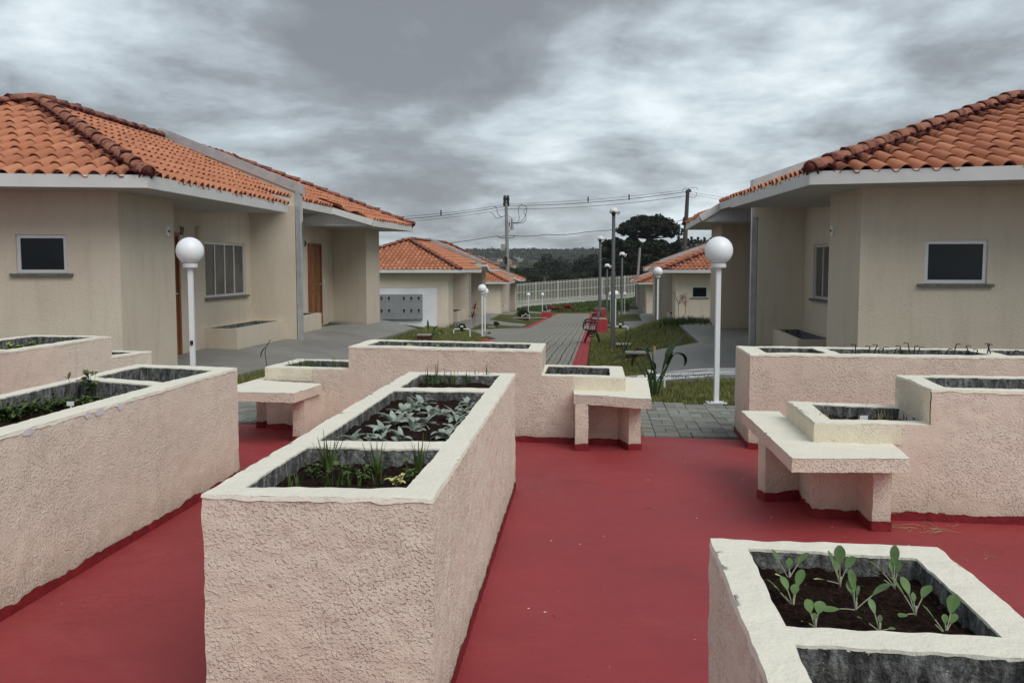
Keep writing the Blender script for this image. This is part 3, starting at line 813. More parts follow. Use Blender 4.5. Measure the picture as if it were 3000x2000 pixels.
# ------------------------------------------------------------------ the houses
def wall_pt(a, b, s, off=0.0):
    """point s metres along a wall from a towards b, off = out of the wall (to the right of a->b)"""
    a, b = Vector(a), Vector(b); d = (b - a).normalized(); n = Vector((d.y, -d.x)); p = a + d * s + n * off; return p, d, n
def carve(parent, G_):
    wo = [c for c in parent.children if c.name.startswith('wall') and not c.name.startswith('wall_')][0]
    cu = G_.build('cutter', 'wall'); bm = bmesh.new(); bm.from_mesh(cu.data); bmesh.ops.recalc_face_normals(bm, faces=bm.faces); bm.to_mesh(cu.data); bm.free()
    md = wo.modifiers.new('cut', 'BOOLEAN'); md.operation = 'DIFFERENCE'; md.object = cu; md.solver = 'EXACT'
    pl = cu.location.copy(); cu.location = parent.location; bpy.context.view_layer.update()
    me = bpy.data.meshes.new_from_object(wo.evaluated_get(bpy.context.evaluated_depsgraph_get())); wo.modifiers.remove(md); wo.data = me
    bpy.data.objects.remove(cu)
def window(parent, a, b, s0, s1, z0, z1, panes=1, side=1, recess=.055):
    p, d, n = wall_pt(a, b, s0); n = n * side
    cg = G3(); v = [p + n * .1, p + d * (s1 - s0) + n * .1, p + d * (s1 - s0) - n * .12, p - n * .12]
    if (v[1] - v[0]).cross(v[2] - v[0]) < 0: v = v[::-1]
    cg.prism([tuple(q) for q in v], z0, z1); carve(parent, cg)
    w = G3(); p = p - n * recess
    fr = .045
    def bx(sa, sb, za, zb, o0, o1, g):
        pa = p + d * (sa - s0) ; pb = p + d * (sb - s0)
        v = [pa + n * o0, pb + n * o0, pb + n * o1, pa + n * o1]
        if (v[1] - v[0]).cross(v[2] - v[0]) < 0: v = v[::-1]
        g.prism([tuple(q) for q in v], za, zb)
    bx(s0, s1, z0, z0 + fr, .0, .03, w); bx(s0, s1, z1 - fr, z1, .0, .03, w)
    bx(s0, s0 + fr, z0 + fr, z1 - fr, .0, .03, w); bx(s1 - fr, s1, z0 + fr, z1 - fr, .0, .03, w)
    wo = w.build('window', 'alu', parent)
    f = G3()
    W = (s1 - s0 - 2 * fr) / panes
    for i in range(1, panes):
        x = s0 + fr + W * i; bx(x - .022, x + .022, z0 + fr, z1 - fr, .0, .024, f)
    if panes > 1: f.build('frame', 'alu', wo)
    g = G3(); bx(s0 + fr, s1 - fr, z0 + fr, z1 - fr, .002, .010, g); g.build('pane', 'dark_glass' if panes == 1 else 'pane', wo)
    s_ = G3(); bx(s0 - .07, s1 + .07, z0 - .035, z0 - .001, recess - .001, recess + .05, s_); bx(s0 + .002, s1 - .002, z0 - .03, z0 + .004, -.02, recess - .002, s_); s_.build('sill', 'sill', wo)
    # plaster reveal shadow lip above
    return wo
def door(parent, a, b, s0, s1, z1, side=1):
    p, d, n = wall_pt(a, b, s0); n = n * side
    def bx(g, sa, sb, za, zb, o0, o1):
        pa = p + d * (sa - s0); pb = p + d * (sb - s0); v = [pa + n * o0, pb + n * o0, pb + n * o1, pa + n * o1]
        if (v[1] - v[0]).cross(v[2] - v[0]) < 0: v = v[::-1]
        g.prism([tuple(q) for q in v], za, zb)
    leaf = G3(); bx(leaf, s0 + .06, s1 - .06, .01, z1 - .06, .0, .012); do = leaf.build('door', 'door', parent)
    pn = G3(); w = (s1 - s0 - .12)
    for i in range(2):
        for (za, zb) in ((.10, .75), (.83, .98), (1.06, z1 - .16)):
            x0 = s0 + .06 + .10 + i * (w / 2 - .03); bx(pn, x0, x0 + w / 2 - .17, za, zb, .013, .03)
    pn.build('door_panel', 'door', do, bevel=.006)
    fr = G3(); bx(fr, s0, s0 + .06, 0, z1, .0, .045); bx(fr, s1 - .06, s1, 0, z1, .0, .045); bx(fr, s0 + .06, s1 - .06, z1 - .06, z1, .0, .044)
    fr.build('frame', 'doorframe', do)
    h = G3(); q = p + d * (w - .02) + n * .05; h.tube([(q.x, q.y, 1.0), (q.x - d.x * .1, q.y - d.y * .1, 1.0)], .010); h.build('handle', 'alu', do)
def digits(parent, txt, a, b, s, z, h, side=1):
    p, d, n = wall_pt(a, b, s, 0); n = n * side
    SEG = {'2': [(0, 1), (1, 1), (1, .5), (0, .0), (1, 0)], '1': [(.2, .75), (.6, 1), (.6, 0)], '3': [(0, 1), (1, 1), (.4, .55), (1, .35), (.8, 0), (0, 0)]}
    x = s
    sgn = 1 if side > 0 else 1
    for ch in txt:
        g = G3(); pts = []
        for (u, v_) in SEG[ch]:
            q = p + d * (x - s + u * h * .5) + n * .012; pts.append((q.x, q.y, z + v_ * h))
        g.tube(pts, .009, 6); g.build('number', 'digit', parent); x += h * .72

def house(kind, shift, label, variant):
    """a pair of attached single-storey houses; kind 'L' left of the path, 'R' right of it"""
    root = empty('duplex_house', (shift[0], shift[1], shift[2]), label=label, cat='house', group='duplex houses along the path')
    if kind == 'L':
        C, Q = Vector((-4.31, 11.2)), Vector((-3.91 + variant.get('dq', 0), 16.45)); sg = 1
        Fl, V, aR, zR = (-1.33, 6.47), 3.2, 3.15, 3.91
        up_v, ap, pv, a2 = .65, 7.5, .42, 10.6
        Q2w, C2w, aR2 = (-3.25, 22.05), (-2.70, 25.6), 11.6
        W = [(-10.5, 11.13), (-4.91, 11.80), (-4.79, 13.38), (-5.5, 13.43), (-5.16, 18.60), (-4.28, 18.56), (-4.27, 18.74), (-5.15, 18.78), (-4.62, 24.3), (-3.71, 23.95), (-3.55, 25.2), (-10.2, 26.2)]
        pipe = (-4.21, 18.66); ptop = 3.03
    else:
        C, Q = Vector((3.39, 10.77)), Vector((3.49, 15.04)); sg = -1
        Fl, V, aR, zR = (-2.2, 7.58), 3.87, 3.18, 3.82
        up_v, ap, pv, a2 = .80, 6.25, .80, 9.3
        Q2w, C2w, aR2 = (3.98, 20.0), (4.50, 24.4), 10.6
        W = [(9.7, 10.3), (4.13, 11.18), (4.22, 12.55), (4.95, 12.6), (5.26, 16.93), (4.42, 16.93), (4.43, 17.10), (5.27, 17.14), (5.7, 21.6), (4.75, 21.4), (4.9, 23.2), (10.6, 24.2)]
        pipe = (4.36, 17.02); ptop = 2.98
    u = (Q - C).normalized(); n = Vector((-u.y, u.x)) * sg
    def L(a, v, z=None):
        p = C + u * a + n * v
        return (p.x, p.y) if z is None else (p.x, p.y, z)
    aQ = (Q - C).length; ZE = 2.475; p_ = (zR - ZE) / V; k_ = sqrt(1 + p_ * p_); row = up_v * k_ / 2
    if kind == 'R': row = up_v * k_ / 2
    Z = lambda v: ZE + p_ * v
    fine = variant.get('fine', True)
    # body
    g = G3(); poly = W if kind == 'L' else W
    area = sum(a[0] * b[1] - b[0] * a[1] for a, b in zip(poly, poly[1:] + poly[:1]))
    pl = poly if area > 0 else poly[::-1]
    g.prism(pl, -.75, 2.62)
    g.build('wall', 'wall', root)
    key = (kind, fine, variant.get('dq', 0))
    acc = {'v': [], 'f': [], 'tv': [], 'st': []}
    Ra = L(aR, V, zR); C3 = L(0, 0, ZE); F3 = L(Fl[0], Fl[1], ZE); Rb = L(aR2, V, zR)
    Q2, C2 = Vector((*Q2w, ZE)), Vector((*C2w, ZE))
    hips = [((C3), (Ra))]
    def tp(o, a, poly, t0=None, seed=0, run=None): tile_plane(acc, o, a, poly, row, fine=fine, t0=t0, stainlines=hips, seed=seed, run=run)
    tp(C3, L(aQ, 0, ZE), [C3, L(aQ, 0, ZE), L(aQ, V, zR), Ra], seed=1)
    tp(L(0, up_v, Z(up_v)), L(aQ, up_v, Z(up_v)), [L(aQ, up_v, Z(up_v)), L(a2, up_v, Z(up_v)), L(a2, V, zR), L(aQ, V, zR)], seed=2)
    U2 = L(a2, up_v, Z(up_v))
    tp(Q2, C2, [U2, Q2, C2, Rb, L(a2, V, zR)], seed=3)
    tp(F3, C3, [F3, C3, Ra], seed=4, run=(u.x, u.y))
    # back slope and far hip
    Bk = L(aR2 + 3.2, Fl[1], ZE)
    tp(F3, L(6, Fl[1], ZE), [F3, Ra, Rb, Bk], seed=5)
    tp(C2, Bk, [C2, Bk, Rb], seed=6)
    rf = tiles_build(acc, 'roof', root)
    dk = G3(); dn = Vector((0, 0, -.012))
    for pl_ in ([C3, L(aQ, 0, ZE), L(aQ, V, zR), Ra], [F3, C3, Ra], [F3, Ra, Rb, Bk], [tuple(C2), Bk, Rb], [U2, tuple(Q2), tuple(C2), Rb, L(a2, V, zR)], [L(aQ, up_v, Z(up_v)), U2, L(a2, V, zR), L(aQ, V, zR)]):
        cc = sum((Vector(q) for q in pl_), Vector()) / len(pl_)
        dk.add([tuple(cc + (Vector(q) - cc) * (.985 if i < 2 else 1.0) + dn) for i, q in enumerate(pl_)], [tuple(range(len(pl_)))])
    dk.build('roof_deck', 'cap', rf)
    up = Vector((0, 0, .05))
    caps(Vector(C3) + Vector((0, 0, .03)) + (Vector(Ra) - Vector(C3)).normalized() * .02, Vector(Ra) + up, rf, 1)
    caps(Vector(L(ap - .1, V, zR)) + up, Vector(Ra) + up, rf, 2, False)
    caps(Vector(F3) + up, Vector(Ra) + up, rf, 3)
    caps(Vector(L(ap + .1, V, zR)) + up, Vector(Rb) + up, rf, 4, False)
    caps(C2 + up * .6, Vector(Rb) + up, rf, 5)
    # soffits, fascias, gable boards
    ZS = 2.365
    sf = G3()
    def hp(pts, z):
        a = sum(q[0] * r[1] - r[0] * q[1] for q, r in zip(pts, pts[1:] + pts[:1]))
        if a < 0: pts = pts[::-1]
        sf.prism(pts, z, z + .02)
    hp([L(.02, .02), L(aQ - .03, .02), L(aQ - .03, 3.0), L(aQ - .03, Fl[1] - .1), L(Fl[0] + .02, Fl[1] - .1)], ZS)
    hp([L(aQ + .03, up_v + .02), L(a2, up_v + .02), L(a2, 3), L(aQ + .03, 3)], 2.64)
    q2 = Q2w; c2 = C2w; bk = L(aR2 + 3.2, Fl[1] - .1)
    hp([(q2[0], q2[1] + .03), (c2[0], c2[1] - .02), (bk[0], c2[1] + .1), L(a2 + .1, Fl[1] - .1)], ZS)
    so = sf.build('soffit', 'soffit', root)
    fs = G3()
    def fb(a, b, z0, z1, th=.03):
        a3, b3 = Vector(a), Vector(b); d = (b3 - a3).normalized(); m_ = Vector((-d.y, d.x)) * (th / 2)
        pts = [tuple(a3 + m_), tuple(a3 - m_), tuple(b3 - m_), tuple(b3 + m_)]
        fs.prism(pts, z0, z1)
    fb(L(*Fl), L(.0, .0), ZS - .005, ZS + .145)
    fb(L(-.012, .0), L(aQ, .0), ZS - .006, ZS + .148)
    fb(L(aQ - .02, .02), L(aQ - .02, up_v + .1), ZS - .004, ZS + .10)
    fb(L(aQ, up_v), L(a2, up_v), 2.62, 2.62 + .15)
    fb(q2, c2, ZS - .005, ZS + .14)
    fb(c2, (bk[0], c2[1] + .15), ZS - .006, ZS + .138)
    fb(L(*Fl), bk, ZS - .005, ZS + .14)
    fo = fs.build('fascia', 'pvc', root)
    vf = G3()   # sloping barge board over the gable of the far porch
    U2v = Vector(U2); vf.bar(U2v + Vector((0, -.03, -.06)), Q2 + Vector((0, -.03, -.035)), .03, .14)
    iv = Vector(L(a2, up_v + 1.2, Z(up_v + 1.2))); vf.bar(U2v + Vector((0, -.03, -.06)), iv + Vector((0, -.03, -.07)), .03, .13)
    vf.build('barge_board', 'pvc', root)
    gb = G3(); iB = L(a2 + .12, up_v + 1.3)
    q0 = Vector((*Q2w, 0)) + Vector((0, .04, 0)); q1 = Vector((*L(a2 + .08, up_v), 0)); q3 = Vector((*iB, 0))
    bv = [(q0.x, q0.y, ZS), (q3.x, q3.y, ZS), (q3.x, q3.y, Z(up_v + 1.3) - .04), (q1.x, q1.y, Z(up_v) - .04), (q0.x, q0.y, ZE - .03)]
    gb.add(bv + [(x, y + .02, z) for x, y, z in bv], [(0, 1, 2, 3, 4), (9, 8, 7, 6, 5)]); gb.build('gable_board', 'boards', root)
    # party wall rising above the tiles under a metal flashing, and the downpipe at its end
    pa = G3(); fl = G3()
    vo = pv; zo = ptop - .03
    prof = [(vo, 2.3), (vo, zo), (V, zR + .22), (2 * V - vo, zo), (2 * V - vo, 2.3)]
    for gg, th, dz in ((pa, .07, 0), (fl, .10, .0)):
        pr = prof if gg is pa else [(vo - .04, zo - .16), (vo - .04, zo + .02), (V, zR + .25), (2 * V - vo, zo + .02), (2 * V - vo, zo - .2), (V, zR + .06)]
        m_ = len(pr); vs = [L(ap - th, v_, z_) for v_, z_ in pr] + [L(ap + th, v_, z_) for v_, z_ in pr]
        gg.add(vs, [tuple(range(m_)), tuple(range(2 * m_ - 1, m_ - 1, -1))] + [(i, i + m_, (i + 1) % m_ + m_, (i + 1) % m_) for i in range(m_)])
    pa.build('party_wall', 'wall', root); fl.build('flashing', 'zinc', root)
    dp = G3(); rzp = atan2(u.y, u.x) - pi / 2
    dp.box((pipe[0], pipe[1], (ptop - .7) / 2), (.10, .085, ptop + .7), rzp); dp.build('downpipe', 'zinc', root, bevel=.006)
    # windows, doors, planter boxes
    sd = 1 if kind == 'L' else -1
    if variant.get('front', 'window') == 'window':
        if kind == 'L': window(root, W[0], W[1], 4.40, 5.00, 1.35, 1.83, 1, 1)
        else: window(root, W[1], W[0], .725, 1.42, 1.234, 1.743, 1, 1)
    if kind == 'L':
        window(root, W[3], W[4], 2.88, 4.88, .88, 1.865, 4, 1)
        door(root, W[3], W[4], .86, 1.74, 1.97, 1); door(root, W[7], W[8], 3.45, 4.45, 1.97, 1)
        if variant.get('num'):
            digits(root, variant['num'][0], W[3], W[4], 1.84, 1.95, .11, 1); digits(root, variant['num'][1], W[7], W[8], 3.2, 1.90, .11, 1)
        bx = G3(); bc = [[(-5.37, 16.2), (-4.75, 16.15), (-4.50, 18.58), (-5.15, 18.6)], [(-5.1, 18.78), (-4.58, 18.76), (-4.38, 21.55), (-4.88, 21.6)]]
        wl_ = [(W[1], W[2], 1.33, 1.62), (W[9], W[10], .35, 1.62)]
    else:
        window(root, W[3], W[4], 1.75, 3.70, .88, 1.80, 4, -1)
        door(root, W[3], W[4], .15, 1.05, 1.97, -1); door(root, W[7], W[8], 3.3, 4.2, 1.97, -1)
        bc = [[(4.43, 14.5), (5.04, 14.5), (5.25, 16.92), (4.70, 16.92)], [(4.72, 17.12), (5.25, 17.14), (5.4, 18.9), (4.78, 18.9)]]
        wl_ = [(W[1], W[2], 1.15, 1.60), (W[9], W[10], .35, 1.62)]
    for q in bc:
        zt = .36 if kind == 'L' else .30
        planter_box(root, q, zt)
    for (a, b, s_, z_) in wl_:
        p, d, nn = wall_pt(a, b, s_); nn = nn * sd
        lg = G3(); c = p + nn * .02; lg.box((c.x, c.y, z_ + .30), (.055, .04, .13), atan2(d.y, d.x)); lo = lg.build('wall_light', 'white_metal', root, bevel=.005)
        l2 = G3(); c = p + nn * .045; l2.box((c.x, c.y, z_ + .30), (.03, .012, .03), atan2(d.y, d.x)); l2.build('lens', 'dark_plastic', lo)
    if kind == 'L':
        lg = G3(); p, d, nn = wall_pt(W[3], W[4], 2.55); c = p + nn * .03; lg.lathe([(.0, .14), (.03, .13), (.045, .10), (.05, 0), (.05, -.1), (0, -.1)], 12, (c.x, c.y, 1.98)); lg.build('porch_lamp', 'wall', root, smooth=True)
        sw = G3(); p, d, nn = wall_pt(W[7], W[8], 4.75); c = p + nn * .006; sw.box((c.x, c.y, 1.05), (.07, .012, .12), atan2(d.y, d.x)); sw.build('switch_plate', 'white_metal', root)
    if variant.get('front') == 'meters':
        p, d, nn = wall_pt(W[1], W[0], 0.0); nn = -nn
        def bx2(g, s0, s1, z0, z1, o0, o1):
            v = [p + d * s0 + nn * o0, p + d * s1 + nn * o0, p + d * s1 + nn * o1, p + d * s0 + nn * o1]
            if (v[1] - v[0]).cross(v[2] - v[0]) < 0: v = v[::-1]
            g.prism([tuple(q) for q in v], z0, z1)
        dz = -shift[2]
        g = G3(); bx2(g, .53, 4.2, -.7, dz + .44, .0, .012); pn = g.build('white_panel', 'white_wall', root)
        g = G3(); bx2(g, .45, 4.3, dz + .44, dz + .475, .0, .035); g.build('lintel', 'wall', pn)
        zb, zt = dz - 1.02, dz + .127
        cab = G3(); bx2(cab, 1.18, 1.18 + .337 * 8, zb, zt, .012, .16); cb = cab.build('meter_cabinet', 'meter', root)
        for i in range(8):
            s0 = 1.18 + i * .337 + .006
            dr = G3(); bx2(dr, s0, s0 + .325, zb + .01, zt - .01, .161, .172); dd = dr.build('cabinet_door', 'meter', cb)
            w = G3()
            if i != 3:
                for zz_ in (zt - .24, zt - .80):
                    bx2(w, s0 + .13, s0 + .22, zz_, zz_ + .13, .173, .178); bx2(w, s0 + .145, s0 + .205, zz_ - .06, zz_ - .035, .173, .178)
                    bx2(w, s0 + .03, s0 + .06, zz_ - .09, zz_ - .08, .173, .176)
            bx2(w, s0 + .27, s0 + .285, zb + .24, zb + .27, .173, .182)
            w.build('meter_window', 'dark_plastic', dd)
    return root
def planter_box(parent, q, zt):
    a = sum(x[0] * y[1] - y[0] * x[1] for x, y in zip(q, q[1:] + q[:1]))
    if a < 0: q = q[::-1]
    c = (sum(x[0] for x in q) / 4, sum(x[1] for x in q) / 4); k = .09
    inn = []
    for x in q:
        d = Vector((x[0] - c[0], x[1] - c[1]))
        inn.append((x[0] - k * (1 if d.x > 0 else -1), x[1] - k * (1 if d.y > 0 else -1)))
    g = G3()
    vs = [(x, y, -.5) for x, y in q] + [(x, y, zt) for x, y in q] + [(x, y, zt) for x, y in inn]
    fs = []
    for i in range(4):
        j = (i + 1) % 4; fs += [(i, j, 4 + j, 4 + i), (4 + i, 4 + j, 8 + j, 8 + i)]
    o = g.add(vs, fs).build('planter_box', 'wall', parent)
    g = G3(); vs = [(x, y, zt - .004) for x, y in inn] + [(x, y, zt - .2) for x, y in inn]
    g.add(vs, [(j, i, 4 + i, 4 + j) for i, j in ((0, 1), (1, 2), (2, 3), (3, 0))] + [(4, 5, 6, 7)]); g.build('inner_lining', 'inner', o)

house('L', (0, 0, 0), 'nearest house on the left, number 22 by its brown door', {'num': ('22', '21')})
house('L', (1.97, 31.5, -1.25), 'middle left house with a grey meter cabinet in a white niche', {'front': 'meters', 'dq': .38, 'fine': False})
house('L', (3.99, 63.0, -2.37), 'farthest house on the left, nearest the white fence, plain front wall', {'front': 'none', 'dq': .15, 'fine': False})
house('R', (0, 0, 0), 'nearest house on the right, large tiled roof cut by the right picture edge', {})
house('R', (3.3, 31.5, -1.25), 'middle house on the right with a thin bare shrub before its front wall', {'fine': False})
house('R', (6.5, 63.0, -2.40), 'farthest house on the right, its roof corner standing before the white fence', {'fine': False})
# ------------------------------------------------------------------ planters
def nv(p, amp=.004, fr=22.0, amp2=.0035, fr2=4.5):
    q = Vector(p); a = noise.noise_vector(q * fr) * amp + noise.noise_vector(q * fr2 + Vector((9, 3, 1))) * amp2
    return q + a
def side_wall(g, ring, z0, z1, step, amp=.0045, off=0.0, wav=0.0):
    """vertical skin round a closed ring of (x,y)"""
    n = len(ring); k = max(1, int(round((z1 - z0) / step))); base = len(g.v)
    for j in range(k + 1):
        z = lerp(z0, z1, j / k)
        for i, (x, y) in enumerate(ring):
            px_, py_ = x, y
            if off:
                a, b = Vector(ring[i - 1]), Vector(ring[(i + 1) % n]); d = (b - a).normalized(); px_ += d.y * off; py_ -= d.x * off
            zz_ = z + (wav * (noise.noise(Vector((x * 9, y * 9, 4))) + .6 * noise.noise(Vector((x * 31, y * 31, 1)))) if (j == k and wav) else (wav * (noise.noise(Vector((x * 11, y * 11, 8)))) if j == 0 and wav < 0 else 0))
            g.v.append(tuple(nv((px_, py_, zz_), amp)))
    for j in range(k):
        for i in range(n):
            a = base + j * n + i; b = base + j * n + (i + 1) % n
            g.f.append((a, b, b + n, a + n))
    return g
def ccw(p):
    return p if sum(a[0] * b[1] - b[0] * a[1] for a, b in zip(p, p[1:] + p[:1])) > 0 else p[::-1]
def planter_piece(root, outer, cells, zt, z0=0.0, depth=(.1,), step=.03, body='pink', band=True, soil=True, upper=None):
    outer = ccw(outer); ring = subdiv_ring(outer, step)
    # a little rounding at the corners by jitter of the ring
    cells = [ccw(c) for c in cells]; hr = [subdiv_ring(c, step) for c in cells]
    pts, tris, rings = fill(ring, hr, step * 1.5)
    rim = G3(); rim.v = [tuple(nv((x, y, zt), .0030)) for x, y in pts]; rim.f = list(tris)
    # painted lip running unevenly over the outer arris
    r = rings[0]; n = len(r); o = len(rim.v)
    for i in r:
        x, y = pts[i]; j = r.index(i); a = Vector(pts[r[j - 1]]); b = Vector(pts[r[(j + 1) % n]]); d = (b - a).normalized()
        dz = .015 + .008 * noise.noise(Vector((x * 14, y * 14, 2))) + .003 * noise.noise(Vector((x * 50, y * 50, 2)))
        q = nv((x, y, zt), .0030); rim.v.append((q.x + d.y * .003, q.y - d.x * .003, q.z - max(.004, dz)))
    rim.f += [(r[i], o + i, o + (i + 1) % n, r[(i + 1) % n]) for i in range(n)]
    for h in rings[1:]:
        n2 = len(h); o = len(rim.v)
        for i in h:
            x, y = pts[i]; q = nv((x, y, zt), .0030)
            rim.v.append((q.x, q.y, q.z - .006 - .006 * abs(noise.noise(Vector((x * 25, y * 25, 7))))))
        rim.f += [(h[(i + 1) % n2], o + (i + 1) % n2, o + i, h[i]) for i in range(n2)]
    rim.build('rim', 'cream', root, smooth=True, angle=60)
    b = G3(); side_wall(b, ring, z0, zt - .003, step); 
    if upper:   # cream upper band over the pink
        pass
    bo = b.build('body', body, root, smooth=True, angle=40)
    if band:
        bd = G3(); side_wall(bd, subdiv_ring(outer, min(step, .04)), 0.0, .05, .05, .004, .006, .016); bd.build('skirting', 'red_band', root, smooth=True, angle=50)
    inn = G3()
    for ci, h in enumerate(hr):
        dp = depth[ci % len(depth)]; n2 = len(h); k = max(2, int(dp / .03)); base = len(inn.v)
        for j in range(k + 1):
            z = zt - .006 - (dp + .03) * j / k
            for (x, y) in h: inn.v.append(tuple(nv((x, y, z), .006 if j else .0045, 30)))
        for j in range(k):
            for i in range(n2):
                a = base + j * n2 + i; c = base + j * n2 + (i + 1) % n2; inn.f.append((c, a, a + n2, c + n2))
        pts2, tr2, _ = fill(subdiv_ring(cells[ci], step), [], step)
        so = G3()
        for (x, y) in pts2:
            z = zt - dp + .020 * noise.noise(Vector((x * 9, y * 9, 0))) + .012 * noise.noise(Vector((x * 34, y * 34, 0))) + .008 * noise.noise(Vector((x * 80, y * 80, 0)))
            so.v.append((x, y, z))
        so.f = tr2; so.build('soil', 'soil', root, smooth=True)
    inn.build('inner_lining', 'inner', root, smooth=True, angle=50)
def planter(label, loc):
    return empty('planter', (0, 0, 0), label=label, cat='planter', group='raised stucco planters on the red floor')
H = .755
p1 = planter('long straight planter running away down the centre of the picture, three planted beds', 0)
planter_piece(p1, [(-.946, 2.811), (-.236, 2.752), (.022, 6.041), (-.675, 6.110)],
              [[(-.842, 2.915), (-.330, 2.893), (-.272, 3.515), (-.785, 3.560)], [(-.775, 3.690), (-.262, 3.665), (-.146, 5.150), (-.655, 5.190)], [(-.640, 5.325), (-.130, 5.290), (-.078, 5.925), (-.585, 5.970)]],
              H, 0, (.068, .055, .062), .016)
p2 = planter('long planter at the lower left running out of the picture, plaster chipped under its rim', 0)
planter_piece(p2, [(-2.25, 1.9), (-1.872, 6.356), (-2.647, 6.600), (-2.98, 1.95)],
              [[(-2.35, 2.1), (-2.085, 5.42), (-2.625, 5.69), (-2.87, 2.15)], [(-2.075, 5.56), (-1.985, 6.21), (-2.555, 6.44), (-2.61, 5.83)]], H, 0, (.10, .24), .028)
for (px_, py_, w, h) in ((80, 1263, .055, .030), (254, 1212, .035, .028), (290, 1203, .062, .034), (326, 1190, .02, .012), (352, 1186, .05, .032), (373, 1176, .018, .010)):
    # a chip lies on the right hand face of the planter
    a, b = Vector((-2.25, 1.9)), Vector((-1.872, 6.356)); d = (b - a).normalized(); r = ray(px_, py_)
    t = (a.x * d.y - a.y * d.x) / (r[0] * d.y - r[1] * d.x); c = Vector((r[0] * t, r[1] * t, EYE + r[2] * t)); nn = Vector((d.y, -d.x, 0))
    n = 14; vs = []
    for j in range(n):
        th = 2 * pi * j / n; k = 1 + .35 * noise.noise(Vector((cos(th) * 1.5, sin(th) * 1.5, px_))); vs.append(c + Vector((d.x, d.y, 0)) * (w * .7 * k * cos(th)) + Vector((0, 0, 1)) * (h * .75 * k * (sin(th) if sin(th) < 0 else sin(th) * .5)) + nn * .0045)
    ch = G3(); ch.add(vs + [v_ - nn * .012 for v_ in vs], [tuple(range(n))] + [(i, n + i, n + (i + 1) % n, (i + 1) % n) for i in range(n)]); ch.build('chipped_plaster', 'chip', p2)
p3 = planter('stepped planter at the far left edge, in front of the left house wall', 0)
planter_piece(p3, [(-4.95, 7.83), (-4.078, 7.593), (-3.948, 9.22), (-4.82, 9.40)], [[(-4.83, 7.93), (-4.19, 7.75), (-4.06, 9.12), (-4.73, 9.26)]], H, 0, (.09,), .04)
planter_piece(p3, [(-3.951, 9.19), (-3.775, 9.79), (-4.64, 9.95), (-4.80, 9.38)], [[(-4.04, 9.30), (-3.90, 9.70), (-4.53, 9.83), (-4.68, 9.46)]], .555, 0, (.10,), .04)
p4 = planter('stepped planter across the middle distance with low ends and two corner seats', 0)
planter_piece(p4, [(-1.409, 8.061), (.239, 7.608), (.300, 8.389), (-1.327, 8.809)], [[(-1.275, 8.19), (.135, 7.80), (.172, 8.30), (-1.215, 8.66)]], H, 0, (.095,), .03, 'pink_far')
planter_piece(p4, [(-2.179, 8.255), (-1.38, 8.055), (-1.30, 8.80), (-2.060, 8.985)], [[(-2.06, 8.35), (-1.43, 8.19), (-1.37, 8.72), (-1.96, 8.87)]], .555, 0, (.075,), .03, 'pink_far')
planter_piece(p4, [(.20, 7.62), (.909, 7.50), (.980, 8.295), (.28, 8.44)], [[(.265, 7.72), (.800, 7.62), (.855, 8.20), (.325, 8.33)]], .555, 0, (.22,), .03, 'pink_far')
def seat(root, poly, zt, legs, th=.075, mat='pink_far'):
    poly = ccw(poly); ring = subdiv_ring(poly, .03); pts, tris, rings = fill(ring, [], .05)
    g = G3(); g.v = [tuple(nv((x, y, zt), .004)) for x, y in pts]; g.f = list(tris)
    sd_ = G3(); side_wall(sd_, ring, zt - th, zt - .002, .03); m = len(sd_.v)
    sd_.v += [(x, y, zt - th + .001) for x, y in pts]; sd_.f += [tuple(m + i for i in reversed(t)) for t in tris]
    s = g.build('seat', 'cream', root, smooth=True, angle=60); sd_.build('seat_edge', mat, s, smooth=True, angle=40)
    for (a, b, w) in legs:
        a, b = Vector(a), Vector(b); d = (b - a).normalized(); n_ = Vector((-d.y, d.x)) * w / 2
        q = ccw([tuple(a + n_), tuple(a - n_), tuple(b - n_), tuple(b + n_)])
        l = G3(); side_wall(l, subdiv_ring(q, .03), 0, zt - th + .004, .03); lo = l.build('leg', mat, root, smooth=True, angle=40)
        bd = G3(); side_wall(bd, subdiv_ring(q, .03), 0, .055, .055, .004, .006, .014); bd.build('skirting', 'red_band', lo, smooth=True, angle=50)
seat(p4, [(.486, 7.31), (1.055, 7.05), (1.225, 8.45), (1.00, 8.46), (.915, 7.505), (.50, 7.58)], .44, [((.545, 7.27), (.56, 7.62), .10), ((1.10, 7.98), (.92, 8.02), .10), ((.965, 7.30), (.90, 7.55), .10)])
seat(p4, [(-2.40, 7.50), (-1.72, 7.37), (-1.62, 7.96), (-2.19, 8.24), (-2.07, 8.95), (-2.24, 8.52)], .44, [((-1.75, 7.62), (-1.68, 8.18), .10), ((-2.30, 8.36), (-2.12, 8.42), .10)])
# cream-painted upper part of the low ends
def cream_band(root, line, z0, z1, off=.006, mat='cream_side', name='painted_band'):
    g = G3(); pts = []
    for a, b in zip(line, line[1:]):
        a, b = Vector(a), Vector(b); k = max(1, int(round((b - a).length / .03)))
        pts += [a.lerp(b, i / k) for i in range(k)]
    pts.append(Vector(line[-1])); n = len(pts); K = max(2, int((z1 - z0) / .03))
    for j in range(K + 1):
        for i, q in enumerate(pts):
            d = (pts[min(i + 1, n - 1)] - pts[max(0, i - 1)]).normalized(); g.v.append(tuple(nv((q.x + d.y * off, q.y - d.x * off, lerp(z0, z1, j / K)), .0045)))
    for j in range(K):
        for i in range(n - 1):
            a = j * n + i; g.f.append((a, a + 1, a + n + 1, a + n))
    g.build(name, mat, root, smooth=True, angle=40)
cream_band(p4, [(.50, 7.569), (.909, 7.50), (.980, 8.295), (.60, 8.37)], .44, .545)
cream_band(p4, [(-2.060, 8.985), (-2.179, 8.255), (-1.74, 8.145)], .44, .545)
p5 = planter('stepped planter on the right with an L-shaped slab seat wrapped round its low end', 0)
